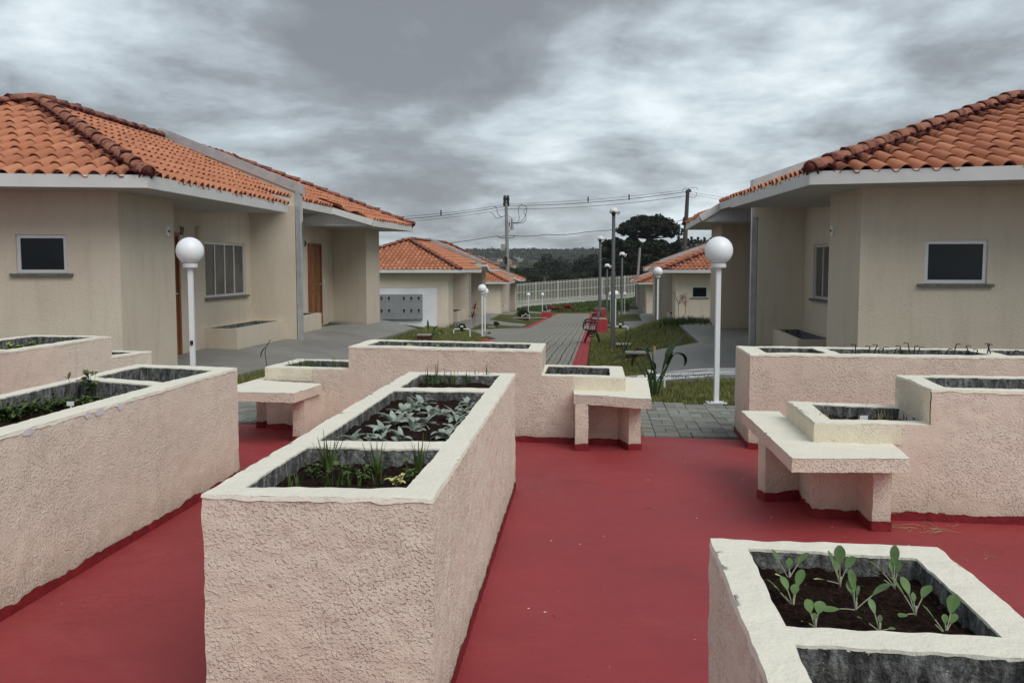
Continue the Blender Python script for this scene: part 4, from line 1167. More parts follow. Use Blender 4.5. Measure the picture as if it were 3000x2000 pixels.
planter_piece(p5, [(2.36, 5.237), (4.4, 4.93), (4.5, 5.75), (2.447, 5.935)], [[(2.47, 5.33), (4.3, 5.06), (4.38, 5.65), (2.555, 5.82)]], H, 0, (.2,), .022)
planter_piece(p5, [(1.735, 5.325), (2.40, 5.235), (2.50, 5.96), (1.828, 6.17)], [[(1.86, 5.43), (2.375, 5.36), (2.44, 5.86), (1.935, 6.02)]], .555, 0, (.072,), .020)
seat(p5, [(1.60, 6.50), (1.474, 4.866), (2.09, 4.855), (2.17, 5.30), (1.80, 5.35), (1.75, 5.42), (1.85, 6.44)], .44, [((1.549, 5.74), (1.80, 5.78), .11), ((2.02, 5.04), (2.03, 5.32), .10)], mat='pink')
cream_band(p5, [(1.99, 5.291), (2.40, 5.235), (4.4, 4.93)], .05, .553, .003, 'pink', 'body')
cream_band(p4, [(-1.74, 8.146), (-1.40, 8.06), (.239, 7.606), (.50, 7.566)], .05, .553, .003, 'pink_far', 'body')
cream_band(p5, [(1.828, 6.17), (1.735, 5.325), (2.21, 5.261)], .44, .545)
cream_band(p5, [(2.447, 5.935), (2.36, 5.24)], .55, .742)
p6 = planter('plain straight planter behind the stepped one at the right, below the right house', 0)
planter_piece(p6, [(1.872, 7.343), (3.9, 7.10), (6.0, 6.84), (6.1, 7.50), (1.938, 8.095)], [[(2.03, 7.47), (2.50, 7.41), (2.53, 7.89), (2.07, 7.95)], [(2.60, 7.40), (3.72, 7.255), (3.76, 7.73), (2.63, 7.87)], [(3.85, 7.24), (5.7, 7.0), (5.7, 7.45), (3.88, 7.71)]], H, 0, (.12, .085, .12), .035, 'pink_far')
p7 = planter('planter in the lower right corner with nine young cabbage seedlings in its square bed', 0)
planter_piece(p7, [(.504, 2.345), (.39, 1.05), (.93, 1.0), (1.058, 2.282)], [[(.578, 2.262), (.530, 1.765), (.918, 1.712), (.965, 2.189)], [(.519, 1.680), (.465, 1.15), (.86, 1.10), (.910, 1.615)]], H, 0, (.046, .085), .013)

# ------------------------------------------------------------------ plants
def leaf(g, base, az, pitch, Ln, W, bend=.6, n=6, stem=0.0, fold=.25, tip=1.0, prof=None, sg=None, sr=.002, twist=0.0):
    """curved leaf blade; stem = fraction that is bare petiole (goes to sg)"""
    p = Vector(base); a = pitch; st = Ln / n; pts = [p.copy()]; dirs = []
    for i in range(n):
        d = Vector((cos(az) * cos(a), sin(az) * cos(a), sin(a))); dirs.append(d); p = p + d * st; pts.append(p.copy()); a -= bend / n
    dirs.append(dirs[-1]); sdv = Vector((-sin(az), cos(az), 0)); vs = []; m = 0
    k0 = int(round(stem * n))
    if k0 and sg is not None: sg.tube(pts[:k0 + 1], [sr * 1.3] + [sr] * k0, 5, False)
    rows = pts[k0:]; N = len(rows) - 1
    for i, q in enumerate(rows):
        t = i / max(1, N); w = W * (prof(t) if prof else (sin(pi * min(1, t * .94 + .06)) ** .75)) / 2
        u = sdv.cross(dirs[min(k0 + i, n)]).normalized() * -1
        s_ = (sdv * cos(twist) + u * sin(twist))
        vs += [q - s_ * w + u * (w * fold), q, q + s_ * w + u * (w * fold)]
    g.add(vs, [(3 * i + c, 3 * i + c + 1, 3 * i + c + 4, 3 * i + c + 3) for i in range(N) for c in (0, 1)]); return g
ORD = ['', 'first', 'second', 'third', 'fourth', 'fifth', 'sixth', 'seventh', 'eighth', 'ninth', 'tenth']
def rowname(pts, rows, where, what):
    """a label per point from its row (front to back) and its order from the left"""
    idx = sorted(range(len(pts)), key=lambda i: pts[i][1]); per = math.ceil(len(pts) / rows); out = [None] * len(pts)
    names = {1: [''], 2: ['front row', 'back row'], 3: ['front row', 'middle row', 'back row'], 4: ['front row', 'second row', 'third row', 'back row'], 5: ['front row', 'second row', 'third row', 'fourth row', 'back row']}[rows]
    for r in range(rows):
        row = sorted(idx[r * per:(r + 1) * per], key=lambda i: pts[i][0])
        for k, i in enumerate(row):
            out[i] = f"{what}, {ORD[k + 1]} from the left{' in the ' + names[r] if names[r] else ''} {where}"
    return out
def soil_at(px_, py_, z): x, y = at(px_, py_, z); return (x, y)
# woolly silver seedlings, middle bed of the central planter
Z2 = H - .055
zp = [(945, 610), (1080, 575), (1205, 520), (820, 780), (680, 890), (1095, 850), (530, 990), (925, 1015), (1340, 640), (1480, 635), (1230, 775), (1850, 540), (1690, 720), (1790, 625), (1520, 965), (640, 1010), (262, 998), (1620, 840), (1000, 720)]
bp = [soil_at(980 + a / 4.704, 1080 + b / 4.704, Z2) for a, b in zp]
labs = rowname(bp, 4, 'of the middle bed', 'silvery woolly seedling')
for i, (x, y) in enumerate(bp):
    rnd = random.Random(100 + i); g = G3(); nl = rnd.randint(8, 12)
    big = rnd.uniform(.85, 1.25)
    for k in range(nl):
        az = 2 * pi * k / nl + rnd.uniform(-.5, .5); inner = k % 2
        leaf(g, (x, y, Z2 - .012), az, rnd.uniform(1.0, 1.4) if inner else rnd.uniform(.45, 1.0), rnd.uniform(.045, .10) * big, rnd.uniform(.022, .036) * big, rnd.uniform(.5, 2.1), 8, fold=.35, prof=lambda t: max(.18, sin(pi * min(1, t * .85 + .13)) ** .9), twist=rnd.uniform(-.6, .6))
    o = g.build('woolly_seedling', 'wooly', smooth=True); o.modifiers.new('solid', 'SOLIDIFY').thickness = .0022
    tag(o, labs[i], 'seedling', 'woolly leaved seedlings in the middle bed')
# cabbage seedlings
Z7 = H - .046
kp = [(590, 355, 0), (972, 390, 1), (1378, 410, 2), (620, 560, 3), (1088, 585, 4), (1535, 615, 5), (785, 715, 6), (1265, 745, 7), (1765, 770, 8)]
kb = [soil_at(2080 + a / 2.556, 1560 + b / 2.556, Z7) for a, b, _ in kp]
klab = rowname(kb, 3, 'of the square bed', 'young cabbage seedling')
# leaf specs: azimuth(deg, 0 = right, 90 = away), pitch deg, length m, width m, yellow?
KL = [
    [(165, 62, .098, .036, 0), (35, 48, .105, .034, 0), (70, 75, .062, .022, 0), (190, 25, .045, .022, 1)],
    [(150, 72, .098, .026, 0), (80, 80, .108, .036, 0), (30, 62, .092, .032, 0), (95, 60, .07, .025, 0), (180, 18, .075, .034, 1)],
    [(160, 55, .095, .028, 0), (70, 78, .115, .030, 0), (100, 80, .070, .026, 0), (165, 35, .065, .022, 1), (40, 70, .075, .022, 0)],
    [(160, 48, .095, .032, 0), (200, 55, .085, .040, 0), (50, 66, .105, .030, 0), (60, 74, .060, .026, 0), (110, 62, .085, .030, 0)],
    [(95, 78, .105, .024, 0), (100, 72, .078, .030, 0), (18, 36, .125, .038, 0), (195, 14, .095, .032, 0), (60, 65, .068, .012, 0)],
    [(140, 60, .105, .028, 0), (110, 66, .098, .032, 0), (35, 55, .092, .036, 0), (205, 14, .055, .030, 0), (85, 70, .055, .016, 0)],
    [(130, 70, .070, .040, 0), (50, 62, .070, .034, 0), (200, 40, .045, .022, 1), (80, 70, .035, .018, 0)],
    [(185, 42, .068, .030, 0), (105, 70, .082, .020, 0), (60, 74, .040, .014, 0), (10, 12, .045, .016, 0)],
    [(150, 55, .085, .026, 0), (170, 45, .070, .030, 0), (45, 62, .105, .036, 0), (75, 72, .050, .018, 0), (30, 58, .06, .022, 0)]]
for i, (x, y) in enumerate(kb):
    rnd = random.Random(200 + i); root = empty('cabbage_seedling', (x, y, Z7 - .01), label=klab[i], cat='seedling', group='cabbage seedlings in the lower right planter')
    st = G3(); st.tube([(0, 0, 0), (.002, 0, .03)], [.003, .0024], 6)
    for (az, pt, ln, w, yl) in KL[i]:
        g = G3(); ln *= .82; w *= .70
        leaf(g, (0, 0, .012), radians(az), radians(pt), ln, w, rnd.uniform(.1, .5), 12, stem=.52, fold=.20, prof=lambda t: max(.10, (sin(pi * min(1, max(0, t * .93 + .03)) ** 1.35) ** .70) * (1 + .05 * sin(t * 40))), sg=st, sr=.0014, twist=rnd.uniform(-.3, .3))
        o = g.build('leaf', 'yellow_leaf' if yl else 'kale', root, smooth=True)
        if yl: o['label'] = 'yellowed lower leaf'
    st.build('stem', 'kale_stem', root, smooth=True)
# leeks, parsley and broad-leaved herb in the front bed of the central planter
Z1 = H - .068
def tuft(name, x, y, z, n, h0, h1, w, mat, seed, lab, cat='plant', group=None, spread=.02, lean=.5, bend=.6):
    rnd = random.Random(seed); g = G3()
    for k in range(n):
        az = rnd.uniform(0, 2 * pi); r = rnd.uniform(0, spread)
        leaf(g, (x + cos(az) * r, y + sin(az) * r, z - .01), az + rnd.uniform(-.6, .6), pi / 2 - rnd.uniform(0, lean), rnd.uniform(h0, h1), w * rnd.uniform(.7, 1.2), rnd.uniform(0, bend), 6, fold=.4, prof=lambda t: (1 - t * .85) if t > .1 else .9)
    o = g.build(name, mat, smooth=True); return tag(o, lab, cat, group)
def herb(name, x, y, z, n, h, lw, mat, seed, lab, group=None, spread=.05, cat='plant', stems=6):
    """branching herb: thin stems, each with pairs of small leaves"""
    rnd = random.Random(seed); g = G3(); s = G3()
    for k in range(stems):
        az = rnd.uniform(0, 2 * pi); r = rnd.uniform(0, spread); tx, ty = x + cos(az) * r * 1.6, y + sin(az) * r * 1.6; th = h * rnd.uniform(.5, 1.0)
        pts = [Vector((x + cos(az) * r * .4, y + sin(az) * r * .4, z - .01)), Vector((lerp(x, tx, .6), lerp(y, ty, .6), z + th * .55)), Vector((tx, ty, z + th))]
        s.tube(pts, .0014, 4)
        for q in range(n):
            t = rnd.uniform(.25, 1.0); p = pts[0].lerp(pts[1], t * 2) if t < .5 else pts[1].lerp(pts[2], t * 2 - 1)
            leaf(g, p, rnd.uniform(0, 2 * pi), rnd.uniform(-.1, .8), lw * rnd.uniform(1.0, 1.8), lw * rnd.uniform(.7, 1.1), rnd.uniform(.2, 1.0), 5, fold=.3, prof=lambda t: sin(pi * min(1, t * .9 + .08)) ** .7)
    root = empty(name, (0, 0, 0), label=lab, cat=cat, group=group); g.build('leaves', mat, root, smooth=True); s.build('stem', 'chive', root); return root
f5 = lambda a, b: soil_at(800 + a / 4.704, 1270 + b / 4.704, Z1)
x, y = f5(765, 500); tuft('leek_plant', x, y, Z1, 20, .08, .165, .011, 'chive', 31, 'dark leek tuft at the back left of the front bed', 'leek', 'leeks in the front bed', .018, .55)
x, y = f5(1425, 570); tuft('leek_plant', x, y, Z1, 18, .07, .150, .011, 'chive', 32, 'leek tuft at the back middle of the front bed', 'leek', 'leeks in the front bed', .018, .7)
x, y = f5(2015, 535); tuft('leek_plant', x, y, Z1, 15, .08, .16, .010, 'chive', 33, 'leek tuft in the back right corner of the front bed', 'leek', 'leeks in the front bed', .012, .4, .3)
x, y = f5(610, 640); herb('parsley_plant', x, y, Z1, 9, .075, .014, 'mint', 34, 'leggy parsley at the left of the front bed', None, .05)
x, y = f5(1010, 650); herb('broad_leaved_herb', x, y, Z1, 4, .07, .022, 'mint', 35, 'bright green broad-leaved herb in the middle of the front bed', None, .03)
x, y = f5(1900, 660); herb('parsley_plant', x, y, Z1, 7, .065, .012, 'mint', 36, 'thin parsley at the right end of the front bed', None, .03)
x, y = f5(1700, 720); herb('parsley_plant', x, y, Z1, 6, .035, .018, 'yellow_leaf', 37, 'yellowed parsley near the front right corner of the front bed', None, .025, stems=4)
for k, a in enumerate((240, 345, 720, 785, 835, 885, 950, 1045, 1190, 1400, 1495)):
    x, y = f5(a, 728); tuft('cut_leek_sprout', x, y, Z1, 5, .03, .070, .010, 'chive', 40 + k, rowname([(q, 0) for q in range(11)], 1, '', '')[k] if 0 else f'short cut leek sprout, {["first","second","third","fourth","fifth","sixth","seventh","eighth","ninth","tenth","eleventh"][k]} from the left along the near edge of the front bed', 'sprout', 'short leek sprouts along the front bed', .006, .35, .3)
# chives in the back bed of the central planter
Z3 = H - .062
for k, (a, h) in enumerate(((1215, .05), (1285, .13), (1345, .08), (1390, .15), (1500, .12), (1545, .04), (1610, .12), (1650, .10), (1740, .07), (1830, .11), (1860, .06), (1935, .10), (2035, .05), (2095, .13), (2125, .08))):
    x, y = soil_at(980 + a / 4.704, 1080 + 228 / 4.704, Z3)
    tuft('chive_sprout', x, y + .05, Z3, 6, h * .7, h * 1.15, .009, 'chive', 60 + k, f'chive sprout, {["first","second","third","fourth","fifth","sixth","seventh","eighth","ninth","tenth","eleventh","twelfth","thirteenth","fourteenth","fifteenth"][k]} from the left in the far bed of the central planter', 'chives', 'chive sprouts in the far bed', .02, .2, .15)
# herbs in the long left planter
ZL = H - .10
f4 = lambda a, b: soil_at(a / 5.6, 1040 + b / 5.6, ZL)
for k, (a, b, h, lw, n, sp_, lab) in enumerate(((60, 1080, .09, .024, 10, .07, 'bushy mint clump cut by the left picture edge'), (250, 1040, .085, .024, 10, .07, 'bushy mint clump, second from the left edge'), (430, 1010, .075, .018, 10, .06, 'low mint clump, third from the left edge'), (760, 930, .075, .016, 12, .07, 'low dense herb clump left of the white label'),
        (930, 880, .075, .016, 12, .07, 'dense herb clump just behind the white label'), (1060, 860, .065, .016, 11, .05, 'small herb clump right beside the white label'), (1390, 800, .04, .02, 7, .05, 'flat young herb at the foot of the tallest herb'), (1560, 790, .04, .018, 7, .05, 'flat young herb right of the tallest herb'))):
    x, y = f4(a, b); herb('herb_clump', x, y, ZL, n, h, lw, 'mint', 80 + k, lab + ', left planter', 'herbs in the long left planter', sp_, stems=12)
x, y = f4(1490, 700); herb('tall_herb', x, y, ZL, 7, .19, .034, 'mint', 90, 'tallest large-leaved herb in the left planter', None, .035, stems=4)
x, y = f4(1740, 640); herb('herb_clump', x, y, ZL, 8, .11, .026, 'mint', 91, 'leafy herb right of the tallest one in the left planter', 'herbs in the long left planter', .06, stems=6)
x, y = f4(2010, 640); herb('herb_clump', x, y, ZL, 7, .07, .02, 'mint', 92, 'small herb nearest the empty bed in the left planter', 'herbs in the long left planter', .05, stems=5)
x, y = f4(1155, 745); r_ = empty('thin_seedling', (0, 0, 0), label='single spindly seedling with two top leaves behind the white label', cat='seedling')
g = G3(); g.tube([(x, y, ZL - .01), (x + .012, y, ZL + .06), (x - .006, y, ZL + .13)], .0014, 5); g.build('stem', 'chive', r_)
g = G3(); leaf(g, (x - .006, y, ZL + .13), 1.4, 1.2, .045, .022, .3); leaf(g, (x - .006, y, ZL + .128), 3.0, .5, .04, .012, .2); g.build('leaves', 'mint', r_, smooth=True)
def label_tag(px_, py_, z, w, lab, up=.0):
    x, y = at(px_, py_, z); r = empty('plant_label', (x, y, z), label=lab, cat='plant label', group='white plastic labels stuck in the beds')
    g = G3(); g.box((0, 0, .045 + up), (w, .002, w * .62), .1); g.build('plate', 'tag', r)
    g = G3(); g.box((0.002, .001, .015 + up / 2), (w * .2, .002, .045 + up), .1); g.build('spike', 'tag', r)
herb('parsley_plant', *f5(1250, 640), Z1, 8, .06, .013, 'mint', 38, 'low parsley right of the broad-leaved herb in the front bed', None, .05)
label_tag(207, 1206, ZL, .038, 'white plastic label among the herbs of the left planter')
# young lettuces in the high bed of the middle planter, grassy tufts in its left bed
ZM = H - .095
for k, (a, b, h) in enumerate(((65, 780, .05), (395, 785, .085), (450, 785, .09), (610, 790, .05), (700, 790, .055), (940, 790, .07), (1230, 795, .05), (1570, 800, .075), (1650, 800, .055))):
    x, y = soil_at(1120 + a / 5.88, 880 + b / 5.88, H); y += .12
    herb('young_lettuce', x, y, ZM, 6, h * 1.25, .035, 'bright_leaf', 110 + k, f'young lettuce, {ORD[k + 1]} from the left in the high middle bed', 'young lettuces in the high middle bed', .035, stems=4)
ZQ = .555 - .075
for k, (a, h) in enumerate(((1245, .13), (1300, .12), (1345, .13), (1400, .10), (1460, .12), (1530, .11), (1690, .15), (1740, .10), (1780, .09))):
    x, y = soil_at(560 + a / 3.92, 880 + 760 / 3.92, ZQ + .02)
    tuft('grassy_herb', x, max(8.30, min(y, 8.5)) + .12 * (k % 2), ZQ, 24, h * .7, h * 1.2, .009, 'chive', 130 + k, f'grassy tuft, {ORD[k + 1]} from the left in the low left end of the middle planter', 'herb', 'grassy tufts in the low left bed', .04, .7)
for k, a in enumerate((1315, 1400, 1620)):
    x, y = soil_at(560 + a / 3.92, 880 + 765 / 3.92, ZQ); herb('silver_seedling' if k < 2 else 'moss_herb', x, 8.27, ZQ, 7, .06 if k < 2 else .08, .035 if k < 2 else .014, 'wooly' if k < 2 else 'mint', 150 + k, ('silver leaved seedling, ' + ('left' if k == 0 else 'right') + ' one of two in the low left bed') if k < 2 else 'dense bright herb beside the label in the low left bed', None, .03, stems=4 if k < 2 else 14)
label_tag(853, 1075, ZQ, .06, 'white plastic label in the low left end of the middle planter')
# the odd tall stem behind the left end of the middle planter
x, y = -2.62, 9.95
r_ = empty('withered_lily', (x, y, 0), label='thin stem with one drooping dark leaf behind the low left bed', cat='plant')
g = G3(); g.tube([(0, 0, 0), (.01, 0, .35), (-.01, 0, .52), (.0, 0, .58), (.05, 0, .66)], .004, 6); g.build('stem', 'glossy', r_)
g = G3(); leaf(g, (.0, 0, .58), 3.3, -.8, .13, .045, .8, 8, fold=.5); g.build('leaf', 'glossy', r_, smooth=True)
# cut stalks in the low bed of the right planter
ZR = .555 - .072
for k, (a, h) in enumerate(((900, .09), (980, .07), (1015, .06), (1135, .06), (1215, .045), (1340, .05), (1490, .06), (1560, .075), (1640, .07), (1710, .06), (1765, .05))):
    y = 5.58 + .10 * (k % 3); x = (2150 + a / 3.563 - 1500) / FPX * y
    tuft('cut_herb_stub', x, y, ZR, 8, h * .8, h * 1.35, .011, 'straw', 160 + k, f'cut herb stub, {["first","second","third","fourth","fifth","sixth","seventh","eighth","ninth","tenth","eleventh"][k]} from the left in the low right bed', 'stub', 'cut herb stubs in the low right bed', .02, .5, .2)
for k, a in enumerate((915, 985, 1155, 1380)):
    y = 5.70; x = (2150 + a / 3.563 - 1500) / FPX * y; tuft('thin_grass_stem', x, y, ZR, 1, .17, .20, .006, 'dark_stem', 175 + k, f'single thin dark stem, {ORD[k + 1]} from the left in the low right bed', 'stem', 'thin dark stems in the low right bed', .003, .2, .2)
label_tag(2530, 1246, ZR + .01, .05, 'white plastic label in the low bed of the right stepped planter')
# withered seedlings in the far right planter
Z6 = H - .085
for k, (a, h, ln) in enumerate(((482, .115, 0), (622, .105, .3), (690, .115, .5), (745, .09, -.1), (785, .10, .1), (908, .09, .3), (1000, .11, -.4), (1080, .13, -.3), (1130, .11, .1), (1170, .10, .3), (1250, .04, -.2), (1395, .08, .1), (1475, .09, .4), (1570, .125, .3), (1730, .115, -.5), (1815, .09, .1), (1855, .05, 0), (1930, .13, .3), (1960, .125, -.5), (2170, .085, .8))):
    q = at(2400 + a / 3.92, 980 + 215 / 3.92, H); x, y = q[0], 7.50 - (q[0] - 2.6) * .128 + .05
    g = G3(); rnd = random.Random(k + 300)
    g.tube([(x - ln * .03, y, Z6 - .01), (x, y, Z6 + h * .75), (x + ln * .05, y, Z6 + h * 1.25)], [.006, .005, .004], 5)
    leaf(g, (x + ln * .05, y, Z6 + h * 1.18), rnd.choice((0, pi)) + rnd.uniform(-.4, .4), .6, .045, .022, 1.6, 5, fold=.5)
    tag(g.build('withered_seedling', 'dark_stem'), f'withered dark seedling in the far right planter, number {["one","two","three","four","five","six","seven","eight","nine","ten","eleven","twelve","thirteen","fourteen","fifteen","sixteen","seventeen","eighteen","nineteen","twenty"][k]} from the left', 'seedling', 'withered seedlings in the far right planter')
# green tips in the far left planter
for k, (a, b) in enumerate(((120, 290), (330, 275), (540, 235))):
    x, y = soil_at(a / 5.113, 960 + b / 5.113, H - .05); herb('young_lettuce', x, y, H - .09, 7, .07, .03, 'bright_leaf', 330 + k, f'young lettuce, {ORD[k + 1]} from the left in the far left planter', 'young lettuces in the far left planter', .05, stems=5)
herb('low_herb', -4.05, 9.40, .455, 8, .16, .02, 'mint', 340, 'small dark herb in the low end of the far left planter', None, .04, stems=6)
# dry litter on the soil and the floor
def straws(name, lab, x0, x1, y0, y1, z, n, L, seed, mat='straw', r=.0014):
    rnd = random.Random(seed); g = G3()
    for _ in range(n):
        x, y = rnd.uniform(x0, x1), rnd.uniform(y0, y1); a = rnd.uniform(0, pi); l = L * rnd.uniform(.3, 1.0); h = rnd.uniform(.001, .006)
        g.tube([(x, y, z + r), (x + cos(a) * l * .5, y + sin(a) * l * .5, z + h + r), (x + cos(a + .3) * l, y + sin(a + .3) * l, z + r)], r, 4)
    tag(g.build(name, mat), lab, 'litter', kind='stuff')
straws('dry_litter', 'dry grass stalks blown against the foot of the right planter', 2.07, 2.45, 4.98, 5.14, .002, 26, .14, 1)
straws('dry_litter', 'scattered dry stalks on the red floor behind the cabbage planter', 1.0, 2.4, 3.6, 4.6, .001, 14, .10, 2, r=.001)
straws('dry_litter', 'bits of bark and stalk on the soil of the cabbage bed', .57, .93, 1.76, 2.2, Z7 + .006, 70, .016, 3, 'dark_stem', .0012)
straws('dry_litter', 'dead stems lying in the nearest bed of the cabbage planter', .50, .88, 1.35, 1.6, H - .074, 24, .09, 4)
straws('dry_litter', 'thin dead stalks on the red floor between the planters', .1, 1.3, 2.6, 6.5, .001, 10, .06, 5, 'dark_stem', .001)

# ------------------------------------------------------------------ globe lamps
def lamp(x, y, z, lab, first=[None]):
    if first[0] is None:
        r = empty('globe_lamp', (x, y, z), label=lab, cat='lamp', group='white globe lamps beside the paths')
        g = G3(); g.box((0, 0, 1.43 / 2), (.050, .050, 1.43)); g.build('post', 'white_metal', r, bevel=.004)
        g = G3(); g.box((0, 0, .006), (.20, .15, .012)); bp_ = g.build('base_plate', 'white_metal', r)
        g = G3()
        for sx in (-.075, .075):
            for sy in (-.05, .05): g.lathe([(.0, .03), (.007, .03), (.007, .012)], 6, (sx, sy, 0))
        g.build('bolt', 'sill', bp_)
        g = G3(); g.lathe([(.0, 1.425), (.076, 1.425), (.078, 1.43), (.078, 1.462), (.070, 1.47), (.0, 1.47)], 28); g.build('collar', 'white_metal', r, smooth=True, angle=40)
        n = 20; prof = [(.146 * sin(pi * (.17 + .83 * i / n)), -.146 * cos(pi * (.17 + .83 * i / n)) + 1.603) for i in range(n + 1)]; prof = [(max(0, a), b) for a, b in prof]
        g = G3(); g.lathe(prof, 36); g.build('globe', 'globe', r, smooth=True)
        first[0] = r; return r
    c = copy_tree(first[0]); c.location = (x, y, z); c['label'] = lab; return c
lamp(2.159, 9.842, 0, 'nearest right globe lamp, its post bolted to a white plate at the paving edge')
lamp(-3.45, 10.1, 0, 'nearest left globe lamp, standing in front of the left house window')
for (px_, py_, d, lab) in ((1413, 980.3, 31.7, 'nearer lamp of the overlapping pair left of the path'), (1421, 964, 37.7, 'farther lamp of the overlapping pair left of the path'), (1548, 921, 74, 'small lamp left of the left hand bench'), (1589, 914.5, 77.6, 'small lamp behind the left hand bench, before the fence'),
                       (1926, 955.4, 29.5, 'lamp on the grass bank before the middle right house'), (1803, 973, 45, 'lamp just right of the tall camera pole'), (1789, 960, 52, 'lamp half hidden behind the tall camera pole'), (1830, 917.5, 76.4, 'small lamp left of the farthest right house')):
    q = atd(px_, py_, d); z = ground(q[0], q[1]); lamp(q[0], q[1], min(z, q[2] + .25) if abs(z - q[2]) < .5 else q[2], lab)
o_ = G3(); o_.box((-3.447, 10.065, .62), (.03, .012, .045)); tag(o_.build('cable_clip', 'dark_plastic'), 'small dark clip on the nearest left lamp post', 'clip')

# ------------------------------------------------------------------ benches
def bench(x, y, z, rz, lab, first=[None]):
    if first[0] is not None:
        c = copy_tree(first[0]); c.location = (x, y, z); c.rotation_euler[2] = rz; c['label'] = lab; return c
    r = empty('park_bench', (x, y, z), rz, label=lab, cat='bench', group='cast iron benches beside the path')
    for yy in (-.62, .62):      # frame in the local xz plane, the sitter faces -x
        g = G3(); T = lambda pts, rr=.020: g.tube([(a, yy, b) for a, b in pts], rr * 1.35, 6)
        T([(-.30, .0), (-.27, .06), (-.18, .22), (-.06, .34), (.06, .38)], .022); T([(.34, .0), (.30, .12), (.20, .27), (.06, .38)], .022)
        T([(-.33, .0), (-.24, .0)], .018); T([(.30, .0), (.37, .0)], .018)
        T([(-.30, .41), (-.1, .39), (.1, .38), (.2, .40)], .02); T([(.14, .38), (.20, .52), (.27, .70), (.33, .84)], .02)
        T([(-.34, .40), (-.36, .50), (-.31, .58), (-.25, .56), (-.27, .50)], .017); T([(-.31, .58), (-.15, .62), (.05, .60), (.22, .60)], .018)
        T([(-.16, .24), (-.02, .20), (.14, .25)], .014); T([(-.12, .30), (.0, .27), (.12, .32)], .012); T([(-.1, .40), (-.06, .50), (.0, .60)], .013)
        T([(.33, .84), (.38, .82), (.36, .78)], .015)
        g.build('frame', 'iron', r, smooth=True)
    for (a, b, t) in ((-.27, .43, 0), (-.17, .42, 0), (-.07, .41, 0), (.03, .405, 0), (.12, .41, .2)):
        g = G3(); m = Matrix.Rotation(-t, 3, 'Y'); g.box((a, 0, b), (.075, 1.34, .022), 0, m); g.build('slat', 'slat', r)
    for (a, b) in ((.185, .53), (.225, .62), (.262, .71), (.30, .80)):
        g = G3(); m = Matrix.Rotation(radians(22), 3, 'Y'); g.box((a, 0, b), (.022, 1.34, .065), 0, m); g.build('slat', 'slat', r)
    r.scale[0] = .66
    first[0] = r; return r
def pxz(px_, py_, d): q = atd(px_, py_, d); return q
b1 = hit(1733, 1004); bench(b1[0], b1[1], ground(*b1) + .01, radians(-4.9), 'nearest black iron bench on the right edge of the path')
q = hit(1741, 934); bench(q[0], q[1], ground(*q) + .01, radians(-4.9), 'farther black iron bench on the right edge of the path')
q = hit(1611, 925.5); bench(q[0] - .1, q[1], ground(*q) + .01, radians(175), 'black iron bench with white slats on the left edge of the path')
def redblock(x, y, z, w, d, h, lab):
    r = empty('masonry_table', (x, y, z), radians(-4.9), label=lab, cat='masonry block', group='red painted masonry blocks by the benches')
    g = G3(); g.box((0, 0, h / 2 - .1), (w, d, h + .2)); g.build('block', 'red_paint', r, bevel=.012)
    g = G3(); g.box((0, 0, h + .015), (w * .8, d * .8, .03)); g.build('lid', 'grey_conc', r, bevel=.005)
q = hit(1757, 975); redblock(q[0] + .02, q[1] + .3, ground(*q), .62, .62, .52, 'nearest red masonry block behind the nearest bench')
q = hit(1758, 932); redblock(q[0], q[1] + .2, ground(*q), .80, .7, .62, 'red masonry block behind the farther right hand bench')
q = hit(1603, 930.5); redblock(q[0] - .05, q[1] + .3, ground(*q), .66, .6, .40, 'red masonry block behind the left hand bench')

# ------------------------------------------------------------------ poles, cameras, wires
def cam_pole(px_, ptop, pbase, d, w, lab, first=[None]):
    q = atd(px_, pbase, d); x, y = q[0], q[1]; z = ground(x, y); zt = atd(px_, ptop, d)[2]; h = zt - z
    r = empty('camera_pole', (x, y, z), label=lab, cat='pole', group='grey security camera poles')
    g = G3(); g.tube([(0, 0, -.1), (0, 0, h * .55)], w / 2 * 1.15, 12); g.tube([(0, 0, h * .55 - .02), (0, 0, h - .05)], w / 2 * .9, 12); g.build('post', 'steel_pole', r, smooth=True, angle=40)
    k = 1 + (d - 22) / 45; g = G3(); g.lathe([(0, h + .06 * k), (.07 * k, h + .05 * k), (.10 * k, h), (.10 * k, h - .05 * k), (.085 * k, h - .07 * k), (.085 * k, h), (0, h + .03 * k)], 14); g.build('hood', 'white_metal', r, smooth=True)
    g = G3(); g.tube([(0, -.02, h - .06 * k), (-.02 * k, -.14 * k, h - .09 * k)], [.055 * k, .05 * k], 10); c = g.build('camera', 'dark_plastic', r, smooth=True)
    g = G3(); g.tube([(.09 * k, -.06 * k, h - .10 * k), (.13 * k, -.10 * k, h - .02 * k)], .03 * k, 8); g.build('bracket', 'white_metal', r); return r
cam_pole(1795, 616, 974, 22.5, .092, 'tallest grey camera pole right of the path')
cam_pole(1757, 697, 922, 50, .15, 'second tallest camera pole, left of the tallest one')
cam_pole(1821, 743, 926, 62, .14, 'camera pole standing before the dark evergreen trees')
cam_pole(1778, 777, 911, 82, .15, 'farthest and smallest camera pole before the white fence')
def util_pole(name, top, bot, d, w0, w1, lab, mat='pole_conc'):
    a = Vector(atd(bot[0], bot[1], d)); b = Vector(atd(top[0], top[1], d)); dirv = (b - a).normalized()
    zg = ground(a.x, a.y); a2 = a + dirv * ((zg - .3 - a.z) / dirv.z)
    r = empty(name, tuple(a2), label=lab, cat='utility pole'); g = G3(); g.tube([Vector((0, 0, 0)), b - a2], [w0, w1], 10); g.build('post', mat, r, smooth=True, angle=40)
    return r, b, a2
D1 = 105.0
